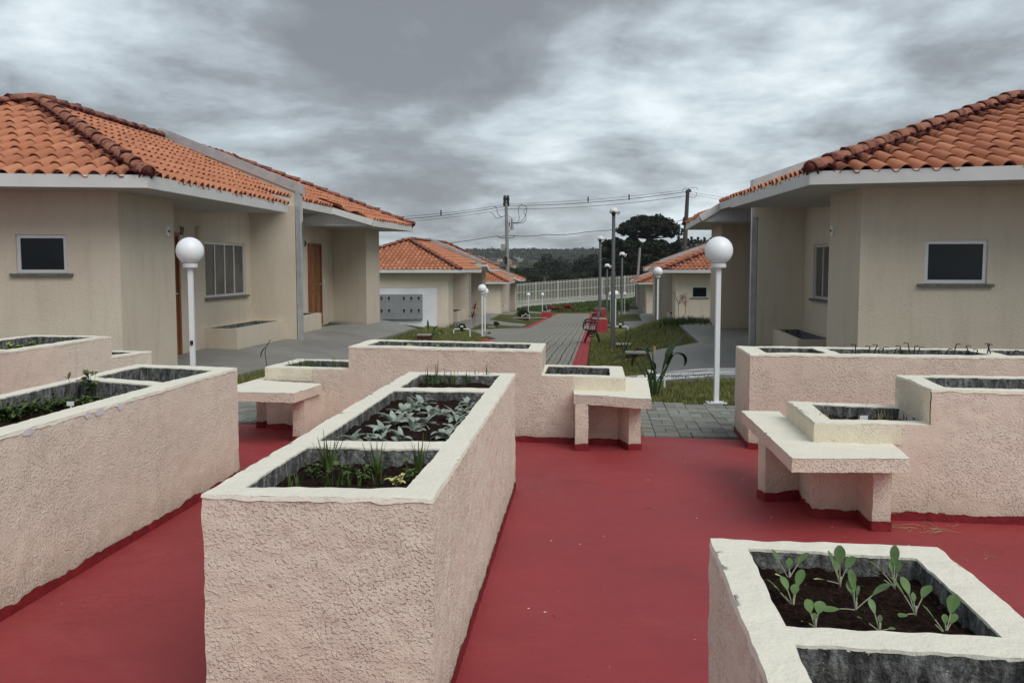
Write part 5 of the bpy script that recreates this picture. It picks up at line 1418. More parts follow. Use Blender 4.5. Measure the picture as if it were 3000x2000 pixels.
u1, top1, ba1 = util_pole('utility_pole', (1483, 596), (1487, 790), D1, .14 * D1 / 60, .10 * D1 / 60, 'concrete utility pole with switchgear left of the path end')
S = D1 / FPX
def rel(px_, py_, d, org, dy=0): q = Vector(atd(px_, py_, d)); q.y += dy; return q - org
P = lambda a, b, dy=0: rel(1420 + a / 6.535, 560 + b / 6.535, D1, ba1, dy)
g = G3(); g.bar(P(362, 262), P(455, 262), .12, .14); g.build('crossarm', 'pole_conc', u1)
for a in (372, 395, 430, 455):
    g = G3(); q = P(a, 290); g.lathe([(.0, .0), (.09, .0), (.12, .3), (.07, .55), (.12, .8), (.05, 1.2), (0, 1.25)], 8, (q.x, q.y, q.z)); g.build('insulator', 'dark_plastic', u1)
g = G3(); g.tube([P(520, 530), P(520, 600)], [.07, .10], 8); g.tube([P(520, 600), P(523, 680), P(528, 735)], [.12, .15, .2], 10); g.build('recloser', 'grey_conc', u1, smooth=True, angle=50)
g = G3(); g.tube([P(535, 612), P(612, 612)], [.07, .06], 8); g.tube([P(472, 600), P(472, 672)], [.07, .05], 8); g.build('bushing', 'dark_plastic', u1)
g = G3(); g.bar(P(428, 690), P(500, 690), .07, .07); g.bar(P(436, 690), P(436, 800), .07, .07); g.bar(P(436, 798), P(505, 705), .07, .07); g.build('bracket', 'pole_conc', u1)
g = G3(); c = (P(309, 1012) + P(388, 1140)) / 2; g.box(tuple(c), (79 / 6.535 * S, .8, 128 / 6.535 * S)); g.build('control_box', 'grey_conc', u1)
g = G3(); q = P(405, 1325); g.box((q.x, q.y - .25, q.z), (.32, .4, .8)); g.build('black_band', 'dark_plastic', u1)
D2 = 92.0
u2, top2, ba2 = util_pole('utility_pole', (2015, 556), (2005.6, 730), D2, .30, .17, 'dark leaning utility pole above the middle right house', 'dark_pole')
P2 = lambda a, b, dy=0: rel(1780 + a / 5.807, 530 + b / 5.807, D2, ba2, dy)
g = G3(); g.bar(P2(1332, 205), P2(1378, 165), .25, .25); g.bar(P2(1378, 165), P2(1418, 172), .25, .25); g.bar(P2(1375, 128), P2(1375, 200), .08, .08); g.build('crossarm', 'dark_plastic', u2)
for (a, b) in ((1305, 635), (1285, 730), (1380, 655), (1298, 850)):
    g = G3(); q = P2(a, b); g.blob((q.x, q.y, q.z), .16, a, .2, 1, 1); g.bar(q, P2(1335, b + 2), .06, .06); g.build('insulator', 'dark_plastic', u2, smooth=True)
q = atd(1866, 800, 88); u3, top3, ba3 = util_pole('utility_pole', (1875, 726), (1869.5, 795), 88.0, .15, .11, 'short grey pole standing before the dark evergreens')
def cable(pts3, r, lab, sag=0.0, n=24, name='power_line', group='overhead cables'):
    out = []
    for a, b in zip(pts3, pts3[1:]):
        a, b = Vector(a), Vector(b)
        for i in range(n):
            t = i / n; p = a.lerp(b, t); p.z -= sag * 4 * t * (1 - t); out.append(p)
    out.append(Vector(pts3[-1])); g = G3(); g.tube(out, r * .62, 5); tag(g.build(name, 'wire'), lab, 'cable', group)
A = lambda px_, py_, d: atd(px_, py_, d)
DW = 70.0
cable([A(1484, 602, D1), A(2010, 562, D2)], .045, 'upper cable between the two utility poles', .35)
cable([A(1484, 597, D1), A(2012, 556, D2)], .025, 'thin topmost cable between the two utility poles', .25)
cable([A(1486, 612, D1), A(2012, 574, D2)], .035, 'lower of the three cables between the two utility poles', .35)
cable([A(1484, 689, D1), A(1600, 687, D1), A(1720, 679, D1), A(1950, 650, D2), A(2008, 640, D2)], .05, 'thick low cable from the left pole past the big conifer', .15, 8)
cable([A(1100, 640, 78), A(1484, 598, D1)], .03, 'thin upper cable running left from the left pole', .2)
cable([A(1100, 648, 78), A(1482, 604, D1)], .045, 'thick cable running left from the left pole', .2)
cable([A(1100, 655, 78), A(1484, 612, D1)], .03, 'lower cable running left from the left pole', .2)
cable([A(1180, 727, 78), A(1455, 691, D1), A(1484, 689, D1)], .05, 'low cable running left from the left pole', .1)
cable([A(2018, 560, D2), A(2400, 580, 60)], .02, 'thin cable leaving the right pole above the right house', .4)
cable([A(2018, 567, D2), A(2400, 589, 60)], .02, 'second thin cable leaving the right pole above the right house', .4)
cable([A(1700, 752, 88), A(1868, 746, 88)], .02, 'thin cable from the short grey pole across the evergreens', .4)
def loop(pts, d, r, lab, f):
    n = []; P_ = [Vector(atd(*f(a, b), d)) for a, b in pts]
    for i in range(len(P_) - 1):
        p0, p1, p2, p3 = P_[max(0, i - 1)], P_[i], P_[i + 1], P_[min(len(P_) - 1, i + 2)]
        for k in range(6):
            t = k / 6; n.append(.5 * ((2 * p1) + (p2 - p0) * t + (2 * p0 - 5 * p1 + 4 * p2 - p3) * t * t + (3 * p1 - p0 - 3 * p2 + p3) * t ** 3))
    n.append(P_[-1]); g = G3(); g.tube(n, r * .7, 5); tag(g.build('jumper_cable', 'wire'), lab, 'cable', 'slack cables on the poles')
F1 = lambda a, b: (1420 + a / 6.535, 560 + b / 6.535)
loop([(100, 415), (165, 440), (220, 518), (300, 505), (400, 470), (470, 480), (520, 530)], D1, .04, 'slack loop hanging lowest on the left of the left pole', F1)
loop([(168, 298), (230, 320), (245, 420), (310, 490), (400, 470)], D1, .04, 'slack loop beside the left of the left pole', F1)
loop([(725, 248), (665, 290), (645, 360), (660, 540), (612, 612)], D1, .04, 'slack loop nearest the switchgear on the left pole', F1)
loop([(745, 268), (805, 320), (790, 440), (720, 560), (612, 616)], D1, .04, 'slack loop crossing behind on the right of the left pole', F1)
loop([(820, 338), (750, 370), (765, 430), (795, 500), (750, 590), (612, 618)], D1, .04, 'outermost slack loop on the right of the left pole', F1)
loop([(240, 862), (270, 885), (400, 897), (545, 888), (570, 845)], D1, .05, 'low loop slung under the left pole cable', F1)
F2 = lambda a, b: (1780 + a / 5.807, 530 + b / 5.807)
loop([(1265, 190), (1300, 130), (1380, 128), (1500, 110), (1535, 150)], D2, .03, 'curling wire over the top of the right pole', F2)
loop([(1385, 262), (1460, 282), (1510, 250), (1510, 200)], D2, .03, 'curling wire below the top of the right pole', F2)
loop([(1065, 688), (1120, 680), (1145, 735), (1220, 742), (1300, 735)], D2, .05, 'kinked cable end on the left of the right pole', F2)
for (a, b, d) in ((1292, 622, 90), (1723, 583, 98), (1843, 577, 95)):
    g = G3(); p0, p1 = Vector(atd(a, b - 7, d)), Vector(atd(a, b + 9, d)); g.bar(p0, p1, .12, .12); tag(g.build('cable_spacer', 'dark_plastic'), {1292: 'spacer on the cables above the farther left roof', 1723: 'left spacer on the cables between the poles', 1843: 'right spacer on the cables between the poles'}[a], 'spacer', 'spacers on the overhead cables')

# ------------------------------------------------------------------ fence
FY = 96.0
def fence():
    r = empty('palisade_fence', (0, FY, 0), label='long cream white picket fence on a whitewashed concrete footing, climbing to the right', cat='fence')
    fx = lambda px_: (px_ - 1500) / FPX * FY
    zt = lambda x: EYE - ((831 - (x / FY * FPX) * .0705 + 0) - 777) / FPX * FY     # top line
    x0, x1 = fx(1440), fx(1960); h = 1.95
    npan = 8; pw_ = (x1 - x0) / npan
    for k in range(npan):
        g = G3(); a, b = x0 + k * pw_, x0 + (k + 1) * pw_; n = int(pw_ / .148)
        for i in range(n):
            x = a + (i + .5) * pw_ / n; z = zt(x); g.box((x, 0, z - h / 2 + .02), (.056, .035, h))
        for dz in (.16, .95, 1.80): g.bar((a, .03, zt(a) - dz), (b, .03, zt(b) - dz), .03, .06)
        g.build('panel', 'fence_white', r)
        g = G3(); g.box((a, .05, zt(a) - h / 2), (.06, .05, h + .04)); g.build('post', 'fence_white', r)
    g = G3(); vs = []
    for x, z in ((x0, zt(x0)), (x1, zt(x1))):
        vs += [(x, -.12, z - 1.97), (x, .12, z - 1.97), (x, .12, z - 3.4), (x, -.12, z - 3.4)]
    g.add(vs, [(0, 1, 5, 4), (1, 2, 6, 5), (3, 0, 4, 7), (0, 3, 2, 1), (4, 5, 6, 7)]); g.build('footing', 'white_conc', r)
    g = G3(); vs = []
    for x, z in ((x0, zt(x0)), (x1, zt(x1))):
        vs += [(x, -.16, z - 1.93), (x, .16, z - 1.93), (x, .16, z - 2.02), (x, -.16, z - 2.02)]
    g.add(vs, [(0, 1, 5, 4), (1, 2, 6, 5), (3, 0, 4, 7), (0, 3, 2, 1), (4, 5, 6, 7), (2, 3, 7, 6)]); g.build('coping', 'white_conc', r)
fence()

# ------------------------------------------------------------------ trees
def foliage(name, mat, parent, centers, radii, n_per, size, seed, sq=.8, smooth_=False):
    rng = np.random.default_rng(seed); Cc = np.array(centers); R = np.array(radii); K = len(R)
    dirs = rng.normal(size=(K, n_per, 3)); dirs /= np.linalg.norm(dirs, axis=2, keepdims=True)
    rad = (rng.uniform(.35, 1.0, (K, n_per, 1)) ** .5) * R[:, None, None]
    P_ = Cc[:, None, :] + dirs * rad * np.array([1, 1, sq]); P_ = P_.reshape(-1, 3); N = len(P_)
    a = rng.normal(size=(N, 3)); a /= np.linalg.norm(a, axis=1, keepdims=True); b = rng.normal(size=(N, 3)); b -= a * np.sum(a * b, 1, keepdims=True); b /= np.linalg.norm(b, axis=1, keepdims=True)
    s = size * rng.uniform(.5, 1.3, (N, 1)); V = np.stack([P_ - a * s, P_ + b * s * .7, P_ + a * s, P_ - b * s * .7], 1).reshape(-1, 3)
    me = bpy.data.meshes.new(name); F = (np.arange(N)[:, None] * 4 + np.arange(4)).tolist(); me.from_pydata(V.tolist(), [], F); me.materials.append(M[mat])
    o = bpy.data.objects.new(name, me); link(o, parent); return o
def tree(x, y, h, w, lab, seed, mat='tree_mid', leaf_=.35, npc=90, clumps=16, group='trees beyond the fence', trunk=True, z=None):
    rnd = random.Random(seed); z = ground(x, y) if z is None else z
    r = empty('tree', (x, y, z), label=lab, cat='tree', group=group); cs, rs = [], []
    for k in range(clumps):
        a = rnd.uniform(0, 2 * pi); q = sqrt(rnd.random()); hh = rnd.uniform(.38, .95); env = sin(pi * min(1, (hh - .22) / .85)) ** .6
        cs.append((cos(a) * q * w * .40 * env, sin(a) * q * w * .40 * env, h * hh * .93)); rs.append(w * rnd.uniform(.10, .22))
    foliage('crown', mat, r, cs, rs, npc, leaf_, seed)
    g = G3(); g.tube([(0, 0, -.5), (rnd.uniform(-.02, .02) * h, 0, h * .35), (0, 0, h * .75)], [h * .028, h * .020, h * .008], 7)
    for k in range(5):
        c = cs[rnd.randrange(len(cs))]; g.tube([(0, 0, h * rnd.uniform(.25, .5)), (c[0] * .6, c[1] * .6, c[2] * .8), c], [h * .012, h * .008, h * .003], 5)
    g.build('trunk', 'bark', r, smooth=True); return r
# the big parana pine: umbrella crown on a tall trunk
def parana(px_, ptop, pbot, wpx, d, lab, seed, arms=34, tuft_=70):
    rnd = random.Random(seed); S_ = d / FPX; x = (px_ - 1500) * S_; zg = ground(x, d); zt = EYE + (777 - ptop) * S_; zb = EYE + (777 - pbot) * S_; R_ = wpx / 2 * S_
    r = empty('parana_pine', (x, d, zg), label=lab, cat='tree'); tr = G3(); H_ = zt - zg; c0 = zb - zg
    tr.tube([(0, 0, -.5), (.1, 0, c0), (0, 0, H_ - .6)], [H_ * .04, H_ * .032, H_ * .012], 9)
    cs, rs = [], []
    for k in range(arms):
        a = 2 * pi * k * .382 + rnd.uniform(-.2, .2); t = (k + .5) / arms; hb = c0 + (H_ - c0) * (.02 + .62 * t)
        top = c0 + (H_ - c0) * (.32 + .62 * t) * rnd.uniform(.92, 1.04); rr = R_ * (1.0 - .62 * t ** 1.6) * rnd.uniform(.80, 1.03)
        e = Vector((cos(a) * rr, sin(a) * rr, top)); m_ = Vector((cos(a) * rr * .6, sin(a) * rr * .6, hb + (top - hb) * .22))
        tr.tube([(0, 0, hb), m_, e], [.13 * R_ / 5, .09 * R_ / 5, .04 * R_ / 5], 5)
        cs.append(tuple(e)); rs.append(R_ * rnd.uniform(.13, .19))
        for q in range(2):
            f = rnd.uniform(.68, .92); b = a + rnd.uniform(-.35, .35); cs.append((cos(b) * rr * f, sin(b) * rr * f, lerp(hb, top, f * f) + R_ * rnd.uniform(-.06, .12))); rs.append(R_ * rnd.uniform(.08, .14))
    foliage('crown', 'arau', r, cs, rs, tuft_, R_ * .035, seed, .75); tr.build('trunk', 'bark', r, smooth=True); return r
parana(1895, 634, 702, 186, 150, 'tall parana pine with a wide umbrella crown against the sky', 5, 44, 150)
parana(1588, 742, 752, 17, 330, 'small distant parana pine left of the middle tree line', 6, 10, 40)
k = 0
S150 = 150 / FPX
for (px_, top, w, d, mt) in ((1800, 700, 70, 140, 'tree_dark'), (1838, 722, 66, 132, 'tree_dark'), (1885, 702, 120, 146, 'tree_dark'), (1862, 742, 90, 126, 'tree_dark'), (1925, 712, 96, 150, 'tree_dark'), (1965, 716, 62, 156, 'tree_dark'), (1900, 760, 100, 120, 'tree_dark'), (1805, 752, 60, 128, 'tree_dark'), (1950, 752, 80, 128, 'tree_dark'), (1850, 700, 60, 158, 'tree_dark'), (1835, 780, 80, 116, 'tree_dark'), (1785, 775, 50, 136, 'tree_dark'), (1935, 742, 60, 138, 'tree_dark'), (1980, 740, 60, 140, 'tree_dark'), (1765, 800, 46, 150, 'tree_dark')):
    x = (px_ - 1500) / FPX * d; zg = ground(x, d); zt = EYE + (777 - top) / FPX * d
    tree(x, d, (zt - zg) * 1.10, w / FPX * d * 1.15, 'dense black-green evergreen in the group under the parana pine, ' + ['far left', 'left front', 'tall centre back', 'centre front', 'right back', 'far right top', 'low centre front', 'low left', 'low right', 'left back', 'lowest front', 'lowest left', 'right middle', 'far right', 'outlying left'][k], 400 + k, mt, .30, 330, 26, 'dark evergreens under the parana pine'); k += 1
# conifers on the near ridge at the right
for k in range(16):
    px_ = 1985 + k * 9.5; d = 300 + (k * 37) % 40; top = 690 + (k * 7) % 13; x = (px_ - 1500) / FPX * d; zt = EYE + (777 - top) / FPX * d; zg = ground(x, d)
    r = empty('conifer', (x, d, zg), label=f'pointed dark conifer on the right skyline, place {["one","two","three","four","five","six","seven","eight","nine","ten","eleven","twelve","thirteen","fourteen","fifteen","sixteen"][k]} counted from the left', cat='tree', group='conifers on the right skyline')
    h = zt - zg; cs = [(0, 0, h * f) for f in (.35, .5, .62, .72, .82, .9, .96)]; rs = [1.9, 1.7, 1.5, 1.2, .9, .6, .35]
    foliage('crown', 'tree_dark', r, cs, rs, 70, .4, 700 + k, .9); g = G3(); g.tube([(0, 0, -.5), (0, 0, h * .9)], [.25, .05], 6); g.build('trunk', 'bark', r)
# middle-distance trees, each with its own place
rnd = random.Random(77); spots = []
for (a, b, d0, d1, t0, t1, n, mt) in ((1480, 1560, 230, 420, 778, 806, 9, 'tree_mid'), (1580, 1690, 420, 640, 772, 795, 9, 'tree_mid'), (1690, 1800, 240, 400, 762, 800, 12, 'tree_dark'), (1500, 1790, 190, 260, 815, 840, 14, 'tree_mid'), (1620, 1780, 170, 220, 818, 845, 12, 'tree_olive'), (1400, 1500, 400, 600, 775, 795, 7, 'tree_mid'), (1500, 1800, 130, 150, 832, 850, 12, 'tree_olive'), (1515, 1780, 125, 150, 818, 836, 24, 'tree_dark')):
    for _ in range(n): spots.append((rnd.uniform(a, b), rnd.uniform(d0, d1), rnd.uniform(t0, t1), mt))
spots += [(1612, 330, 744, 'tree_dark'), (1640, 345, 752, 'tree_dark'), (1600, 320, 752, 'tree_dark'), (1735, 260, 742, 'tree_dark'), (1752, 270, 738, 'tree_dark'), (1712, 280, 748, 'tree_dark')]
UN = ['', 'first', 'second', 'third', 'fourth', 'fifth', 'sixth', 'seventh', 'eighth', 'ninth', 'tenth', 'eleventh', 'twelfth', 'thirteenth', 'fourteenth', 'fifteenth', 'sixteenth', 'seventeenth', 'eighteenth', 'nineteenth']
TN = {2: ('twentieth', 'twenty'), 3: ('thirtieth', 'thirty'), 4: ('fortieth', 'forty'), 5: ('fiftieth', 'fifty'), 6: ('sixtieth', 'sixty')}
def ordw(n): return UN[n] if n < 20 else (TN[n // 10][0] if n % 10 == 0 else TN[n // 10][1] + '-' + UN[n % 10])
tcls = {}
def tcl(s): return ('dark' if s[3] == 'tree_dark' else 'dull green' if s[3] == 'tree_mid' else 'brownish', 'near behind the fence' if s[1] < 180 else 'in the middle distance' if s[1] < 320 else 'far off')
for s_ in sorted(spots, key=lambda q: q[0]):
    tcls.setdefault(tcl(s_), []).append(s_)
DIRW = lambda px_: 'left' if px_ < 1500 else 'centre left' if px_ < 1600 else 'centre' if px_ < 1680 else 'centre right' if px_ < 1740 else 'right'
for k, (px_, d, top, mt) in enumerate(spots):
    x = (px_ - 1500) / FPX * d; zg = ground(x, d); h = max(2.2, EYE + (777 - top) / FPX * d - zg); h = min(h, 16)
    w = h * rnd.uniform(.9, 1.5)
    c_ = tcl(spots[k]); tree(x, d, h, w, f'{c_[0]} rounded valley tree {c_[1]}, {ordw(tcls[c_].index(spots[k]) + 1)} of them from the left', 500 + k, mt, max(.28, d / 750), 60, 14, 'valley trees beyond the fence')
# the far wooded slopes, too many crowns to tell apart
def wood(name, lab, n, px0, px1, d0, d1, sz, seed, mat, zoff=0):
    rng = np.random.default_rng(seed); rn = random.Random(seed); cs, rs = [], []
    for _ in range(n):
        d = rn.uniform(d0, d1); px_ = rn.uniform(px0, px1)
        if 1320 < px_ < 1585 and 700 < d < 1420 and rn.random() < .75: continue
        x = (px_ - 1500) / FPX * d; z = ground(x, d) + (smooth((d - 1400) / 200) * 5 * noise.noise(Vector((x / 330, d / 800, 5))) if d > 1400 else 0)
        r = sz * rn.uniform(.6, 1.2); cs.append((x, d, z + r * .35 + zoff)); rs.append(r)
    o = foliage(name, mat, None, cs, rs, 26, sz * .42, seed, .9); tag(o, lab, 'woodland', kind='stuff')
wood('far_woodland', 'wooded ridge closing the view on the horizon', 2300, 1240, 2150, 1250, 1560, 5.5, 1, 'tree_mid')
wood('far_woodland', 'tree cover on the slope below the horizon ridge', 420, 1480, 2100, 960, 1250, 3.6, 2, 'tree_mid')
wood('far_woodland', 'scrub covering the valley floor behind the town', 120, 1700, 1850, 380, 700, 3.0, 3, 'tree_mid')
wood('far_woodland', 'dark tree belt low behind the right house', 260, 1850, 2150, 270, 330, 3.2, 4, 'tree_dark', 1.5)
# scattered town houses on the slope
rnd = random.Random(12); hs = []
for k in range(72):
    a = rnd.random(); px_ = 1330 + 250 * a ** 1.2; t = rnd.random(); py_ = lerp(745, 788, t) if k < 56 else lerp(722, 735, t); 
    if k >= 56: px_ = rnd.uniform(1335, 1420)
    if 48 <= k < 56: px_ = rnd.uniform(1600, 1720); py_ = rnd.uniform(770, 800)
    hs.append((px_, py_))
hs.sort(); hcount = {}
for k, (px_, py_) in enumerate(hs):
    hx, hy = hit(px_, max(py_, 735)); q = (hx, hy, ground(hx, hy)); w = rnd.uniform(5, 9) * hy / 1300; h = rnd.uniform(2.2, 3.6) * hy / 1300
    side_ = 'left of the utility pole' if px_ < 1475 else 'just right of the utility pole' if px_ < 1560 else 'among the central valley trees'
    tone = rnd.random() < .68; rz = rnd.uniform(-.5, .5)
    r = empty('town_house', (q[0], q[1], q[2]), rz, label=f'tiny {"white" if tone else "tan"} far house {side_}, {ordw(hcount.setdefault((tone, side_), 0) + 1)} from the left', cat='house', group='houses of the far town'); hcount[(tone, side_)] += 1
    g = G3(); g.box((0, 0, -3), (w, w * .7, 2 * h + 6)); g.build('wall', 'house_white' if tone else 'house_tan', r)
    g = G3(); zz_ = h; g.add([(-w * .55, -w * .4, zz_), (w * .55, -w * .4, zz_), (w * .55, w * .4, zz_), (-w * .55, w * .4, zz_), (-w * .55, 0, zz_ + h * .5), (w * .55, 0, zz_ + h * .5)], [(0, 1, 5, 4), (2, 3, 4, 5), (0, 4, 3), (1, 2, 5), (0, 3, 2, 1)]); g.build('roof', 'far_roof' if rnd.random() < .6 else 'far_roof2', r)

# ------------------------------------------------------------------ garden plants and small things on the lawns
def big_leaf_plant(x, y, lab, specs, h=1.0, mat='glossy'):
    z = ground(x, y); r = empty('large_leaved_plant', (x, y, z), label=lab, cat='plant', group='large leaved garden plants')
    for (ox, az, sh, ln, w, pt, bd) in specs:
        ln *= .85; w *= .85; sh *= .92
        s = G3(); e = (ox + cos(radians(az)) * sh * .18, sin(radians(az)) * .05, sh); s.tube([(ox * .2, 0, -.05), (ox * .6, 0, sh * .5), e], [.012, .010, .007], 6); s.build('stem', mat, r)
        g = G3(); leaf(g, e, radians(az), radians(pt), ln, w, bd, 10, fold=.45, prof=lambda t: sin(pi * min(1, t * .93 + .05)) ** .8); g.build('leaf', mat, r, smooth=True)
y = 10.55; x = .1525 * y
big_leaf_plant(x, y, 'dark large-leaved plant on the right lawn beside the seat of the middle planter', [(-.16, 180, .46, .36, .07, 25, 1.6), (-.10, 150, .50, .20, .10, -40, .9), (.0, 100, .50, .20, .12, 70, 2.4), (.02, 160, .52, .22, .10, 35, 1.2), (.05, 15, .30, .62, .13, 66, .35), (.14, 20, .50, .30, .10, 20, 2.6), (.13, 60, .36, .30, .11, 75, .3), (-.06, 60, .42, .18, .08, -50, .5)])
q = hit(1830, 1032); big_leaf_plant(q[0], q[1], 'sparse young plant with cut stems on the right lawn', [(-.10, 175, .36, .06, .03, 10, .5), (.0, 60, .38, .30, .11, 65, 1.9), (.06, 20, .30, .10, .04, 40, .8), (.10, 30, .44, .34, .08, 18, .3), (.14, 0, .20, .1, .03, 60, .4)])
q = hit(1262, 992); big_leaf_plant(q[0], q[1] - .1, 'dark broad-leaved plant behind the masonry box on the left bank', [(-.06, 100, .25, .34, .07, 82, .2), (.04, 40, .18, .34, .11, 58, .6), (.10, 20, .18, .30, .13, 45, 2.2), (.04, 340, .14, .26, .10, 20, 1.6)])
q = hit(1563, 929.5); big_leaf_plant(q[0], q[1], 'small dark plant beside the far water pipe', [(.0, 60, .2, .35, .12, 50, 1.0), (.2, 20, .2, .3, .12, 40, 1.8), (-.1, 150, .15, .25, .1, 30, 1)])
# the red cordyline
q = hit(1389, 968); z = ground(*q); q = atd(1389, 968, 33); zc = ground(q[0], q[1]); r_ = empty('cordyline', (q[0], q[1], zc), label='red leaved plant with two tufts in front of the middle left house', cat='plant')
s_ = G3(); s_.tube([(-.02, 0, 0), (-.05, 0, .55)], .008, 5); s_.tube([(.03, 0, 0), (.02, 0, .85)], .008, 5); s_.build('stem', 'red_twig', r_)
g = G3()
for (bx_, bz) in ((-.05, .55), (.02, .85)):
    for (az, pt, ln) in ((180, 45, .26), (170, 25, .20), (10, 40, .22), (0, 20, .18), (60, 80, .34), (120, 75, .28), (300, 70, .26), (240, 50, .2)): leaf(g, (bx_, 0, bz), radians(az), radians(pt), ln, .045, .8, 6, fold=.3)
g.build('leaves', 'red_leaf', r_, smooth=True)
def shrub(px_, py_, w, h, lab, seed, mat='shrub', d=None, n=400, twigs=4, leaf_=.03, name='shrub'):
    q = hit(px_, py_) if d is None else atd(px_, py_, d)[:2]; z = ground(q[0], q[1]); r = empty(name, (q[0], q[1], z), label=lab, cat='shrub')
    rn = random.Random(seed); cs = [(rn.uniform(-.25, .25) * w, rn.uniform(-.2, .2) * w, h * rn.uniform(.35, .7)) for _ in range(7)]; rs = [w * rn.uniform(.2, .32) for _ in cs]
    foliage('crown', mat, r, cs, rs, n // 7, leaf_, seed, 1.0); g = G3()
    for c in cs[:twigs]: g.tube([(0, 0, -.02), (c[0] * .5, 0, c[2] * .6), c], .008, 5)
    g.build('stem', 'bark', r)
shrub(1355, 972, .32, .34, 'small clipped round shrub by the water meter pipe', 1, n=1800, leaf_=.018)
shrub(1454, 958, .30, .34, 'open leggy shrub beside the pale slab on the left lawn', 2, n=260, leaf_=.035)
shrub(1534, 929, .9, .45, 'low yellowish bush at the corner of the farthest left house', 3, 'tree_olive', n=800, leaf_=.05)
shrub(1432, 979, .16, .08, 'tiny dark cushion plant at the kerb end', 4, n=200, leaf_=.012)
# bare reddish shrub at the wall of the middle right house
r0 = atd(1995, 946, 41.8); zc = ground(r0[0], r0[1]); r_ = empty('bare_shrub', (r0[0], r0[1], zc), label='thin almost bare reddish shrub against the middle right house wall', cat='shrub')
s_ = G3(); l_ = G3(); K = 41.8 / FPX
def tw(a, b): return Vector(((1820 + a / 6.03 - 1995) * K, 0, EYE + (777 - (700 + b / 6.03)) * K - zc))
for pts in ([(1025, 1400), (1005, 1300), (1008, 1150), (970, 1060), (930, 930)], [(1008, 1160), (1040, 1060), (1050, 1030)], [(1085, 1400), (1130, 1300), (1128, 1150), (1150, 1080)], [(1128, 1160), (1080, 1060), (1095, 1000)], [(1130, 1120), (1120, 1010)], [(1008, 1150), (1060, 1090), (1075, 1040)]):
    s_.tube([tw(*p) for p in pts], .012, 5); rn = random.Random(len(pts) * 7 + pts[0][0])
    for p in pts[-2:]:
        for _ in range(16):
            c = tw(*p) + Vector((rn.uniform(-.10, .10), rn.uniform(-.08, .08), rn.uniform(-.12, .12))); leaf(l_, c, rn.uniform(0, 6.28), rn.uniform(-.5, 1), .07, .035, .5, 3)
s_.build('stem', 'red_twig', r_); l_.build('leaves', 'red_twig', r_)
# masonry inspection boxes, slabs, water meters
def insp(px_, py_, w, d, h, lab, rz=-.08, dd=None):
    q = hit(px_, py_) if dd is None else atd(px_, py_, dd)[:2]; z = ground(q[0], q[1]); r = empty('inspection_box', (q[0], q[1], z), rz, label=lab, cat='inspection box', group='low masonry inspection boxes')
    g = G3(); g.box((0, 0, h / 2 - .06), (w, d, h + .12)); g.build('box', 'brickbox', r, bevel=.01); g = G3(); g.box((0, 0, h + .015), (w * 1.08, d * 1.08, .035)); g.build('lid', 'grey_conc', r, bevel=.006)
insp(1243, 996, .33, .30, .12, 'brick inspection box with a concrete lid on the left bank')
insp(1862, 1046, .34, .30, .07, 'brick inspection box on the right lawn behind the large-leaved plant')
insp(1826, 1012, .32, .30, .02, 'flat pale concrete slab set in the right lawn')
insp(1440, 962, .30, .25, .05, 'small pale slab beside the leggy shrub')
insp(1527, 934.5, .9, .4, .06, 'low dark brick kerb on the far left lawn')
insp(1575, 933, 1.1, .4, .03, 'long pale slab before the left hand bench')
insp(1790, 957.5, 1.0, .22, .05, 'rusty board edge behind the nearest bench')
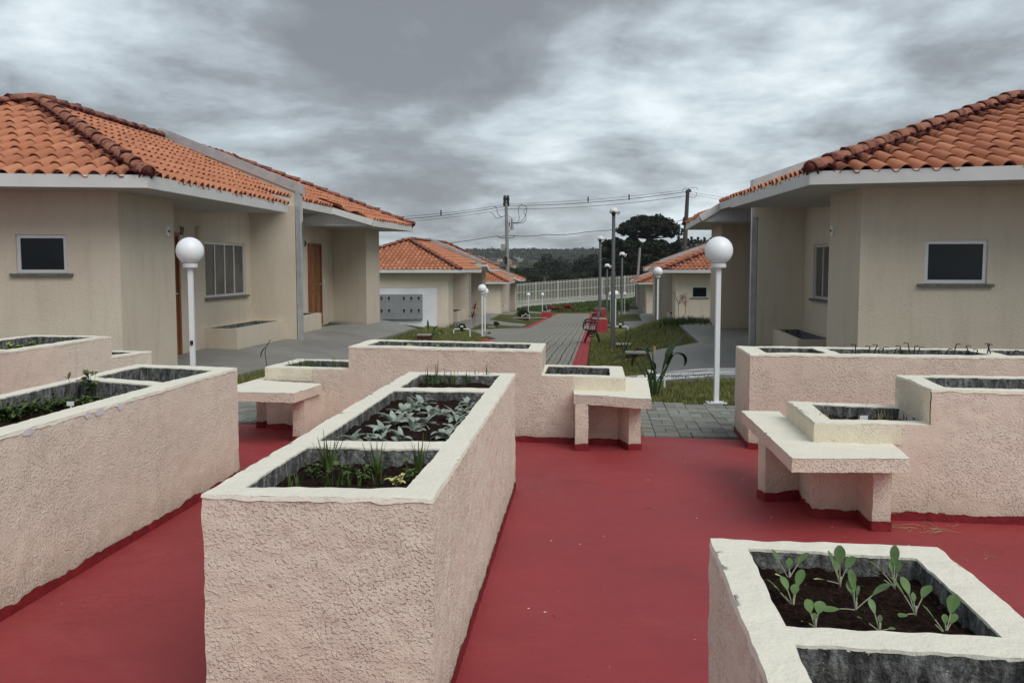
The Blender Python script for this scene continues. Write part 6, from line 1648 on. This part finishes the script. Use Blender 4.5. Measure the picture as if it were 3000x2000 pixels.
def meterpipe(px_, py_, lab, rz=0.0, sc=1.0, dd=None):
    q = hit(px_, py_) if dd is None else atd(px_, py_, dd)[:2]; z = ground(q[0], q[1]); r = empty('water_meter', (q[0], q[1], z), rz, label=lab, cat='water meter', group='water meters on white pipes')
    r.scale = (sc, sc, sc); g = G3(); g.tube([(-.26, 0, -.05), (-.26, 0, .16), (-.22, 0, .20), (.22, 0, .20), (.26, 0, .16), (.26, 0, -.05)], .019, 8); g.build('pipe', 'white_metal', r, smooth=True, angle=40)
    g = G3(); g.lathe([(0, .15), (.055, .15), (.06, .2), (.055, .25), (0, .26)], 12); g.build('meter_body', 'dark_plastic', r); g = G3(); g.box((0, 0, .285), (.09, .09, .045)); g.build('cover', 'white_metal', r, bevel=.005)
meterpipe(1353, 982, 'water meter on a white pipe beside the clipped round shrub')
meterpipe(1817, 974, 'water meter on a white pipe at the foot of the tall camera pole', 0, .95)
meterpipe(1540, 932.5, 'far water meter on a white pipe by the far left lawn', .3, 1.0)
x, y = at(1908, 1118, .15); meterpipe(1905, 1135, 'white pipe elbow behind the seat slab of the middle planter', .2, .7)
g = G3(); q = at(1901, 1035, .55); g.box((.1525 * 10.5 - .0, 10.5, .50), (.022, .012, .09)); tag(g.build('plant_stake', 'straw'), 'short pale stake among the leaves of the large-leaved plant', 'stake')
# rubble by the end of the path
for (a, b, w, d_, h, m_, lab) in ((1615, 899, 1.6, .6, .3, 'brickbox', 'dark red brick pile below the fence'), (1640, 893, 2.2, .8, .5, 'red_band', 'deep red heap in the shadow of the fence footing'), (1622, 912, 1.2, .6, .15, 'grey_conc', 'grey broken slabs beside the left hand bench')):
    q = atd(a, b + 6, 86); z = ground(q[0], q[1]); g = G3()
    for k in range(9): g.box((q[0] + random.Random(k).uniform(-w / 2, w / 2), q[1] + random.Random(k + 5).uniform(-.4, .4), z + h * random.Random(k + 9).uniform(.1, .8)), (w / 3, .3, h / 3), k)
    tag(g.build('rubble_pile', m_), lab, 'rubble', 'rubble below the fence')

# ------------------------------------------------------------------ the damp air that greys the far hills
hz = G3(); hz.box((0, 950, 40), (5200, 1960, 112)); ho = hz.build('haze', 'soil')
hm = bpy.data.materials.new('haze'); hm.use_nodes = True; ht = hm.node_tree; ht.nodes.clear()
vo = ht.nodes.new('ShaderNodeOutputMaterial'); pv_ = ht.nodes.new('ShaderNodeVolumePrincipled'); pv_.inputs['Color'].default_value = (.80, .87, .93, 1); pv_.inputs['Density'].default_value = .00014
ht.links.new(pv_.outputs[0], vo.inputs['Volume']); ho.data.materials.clear(); ho.data.materials.append(hm)
tag(ho, kind='stuff')
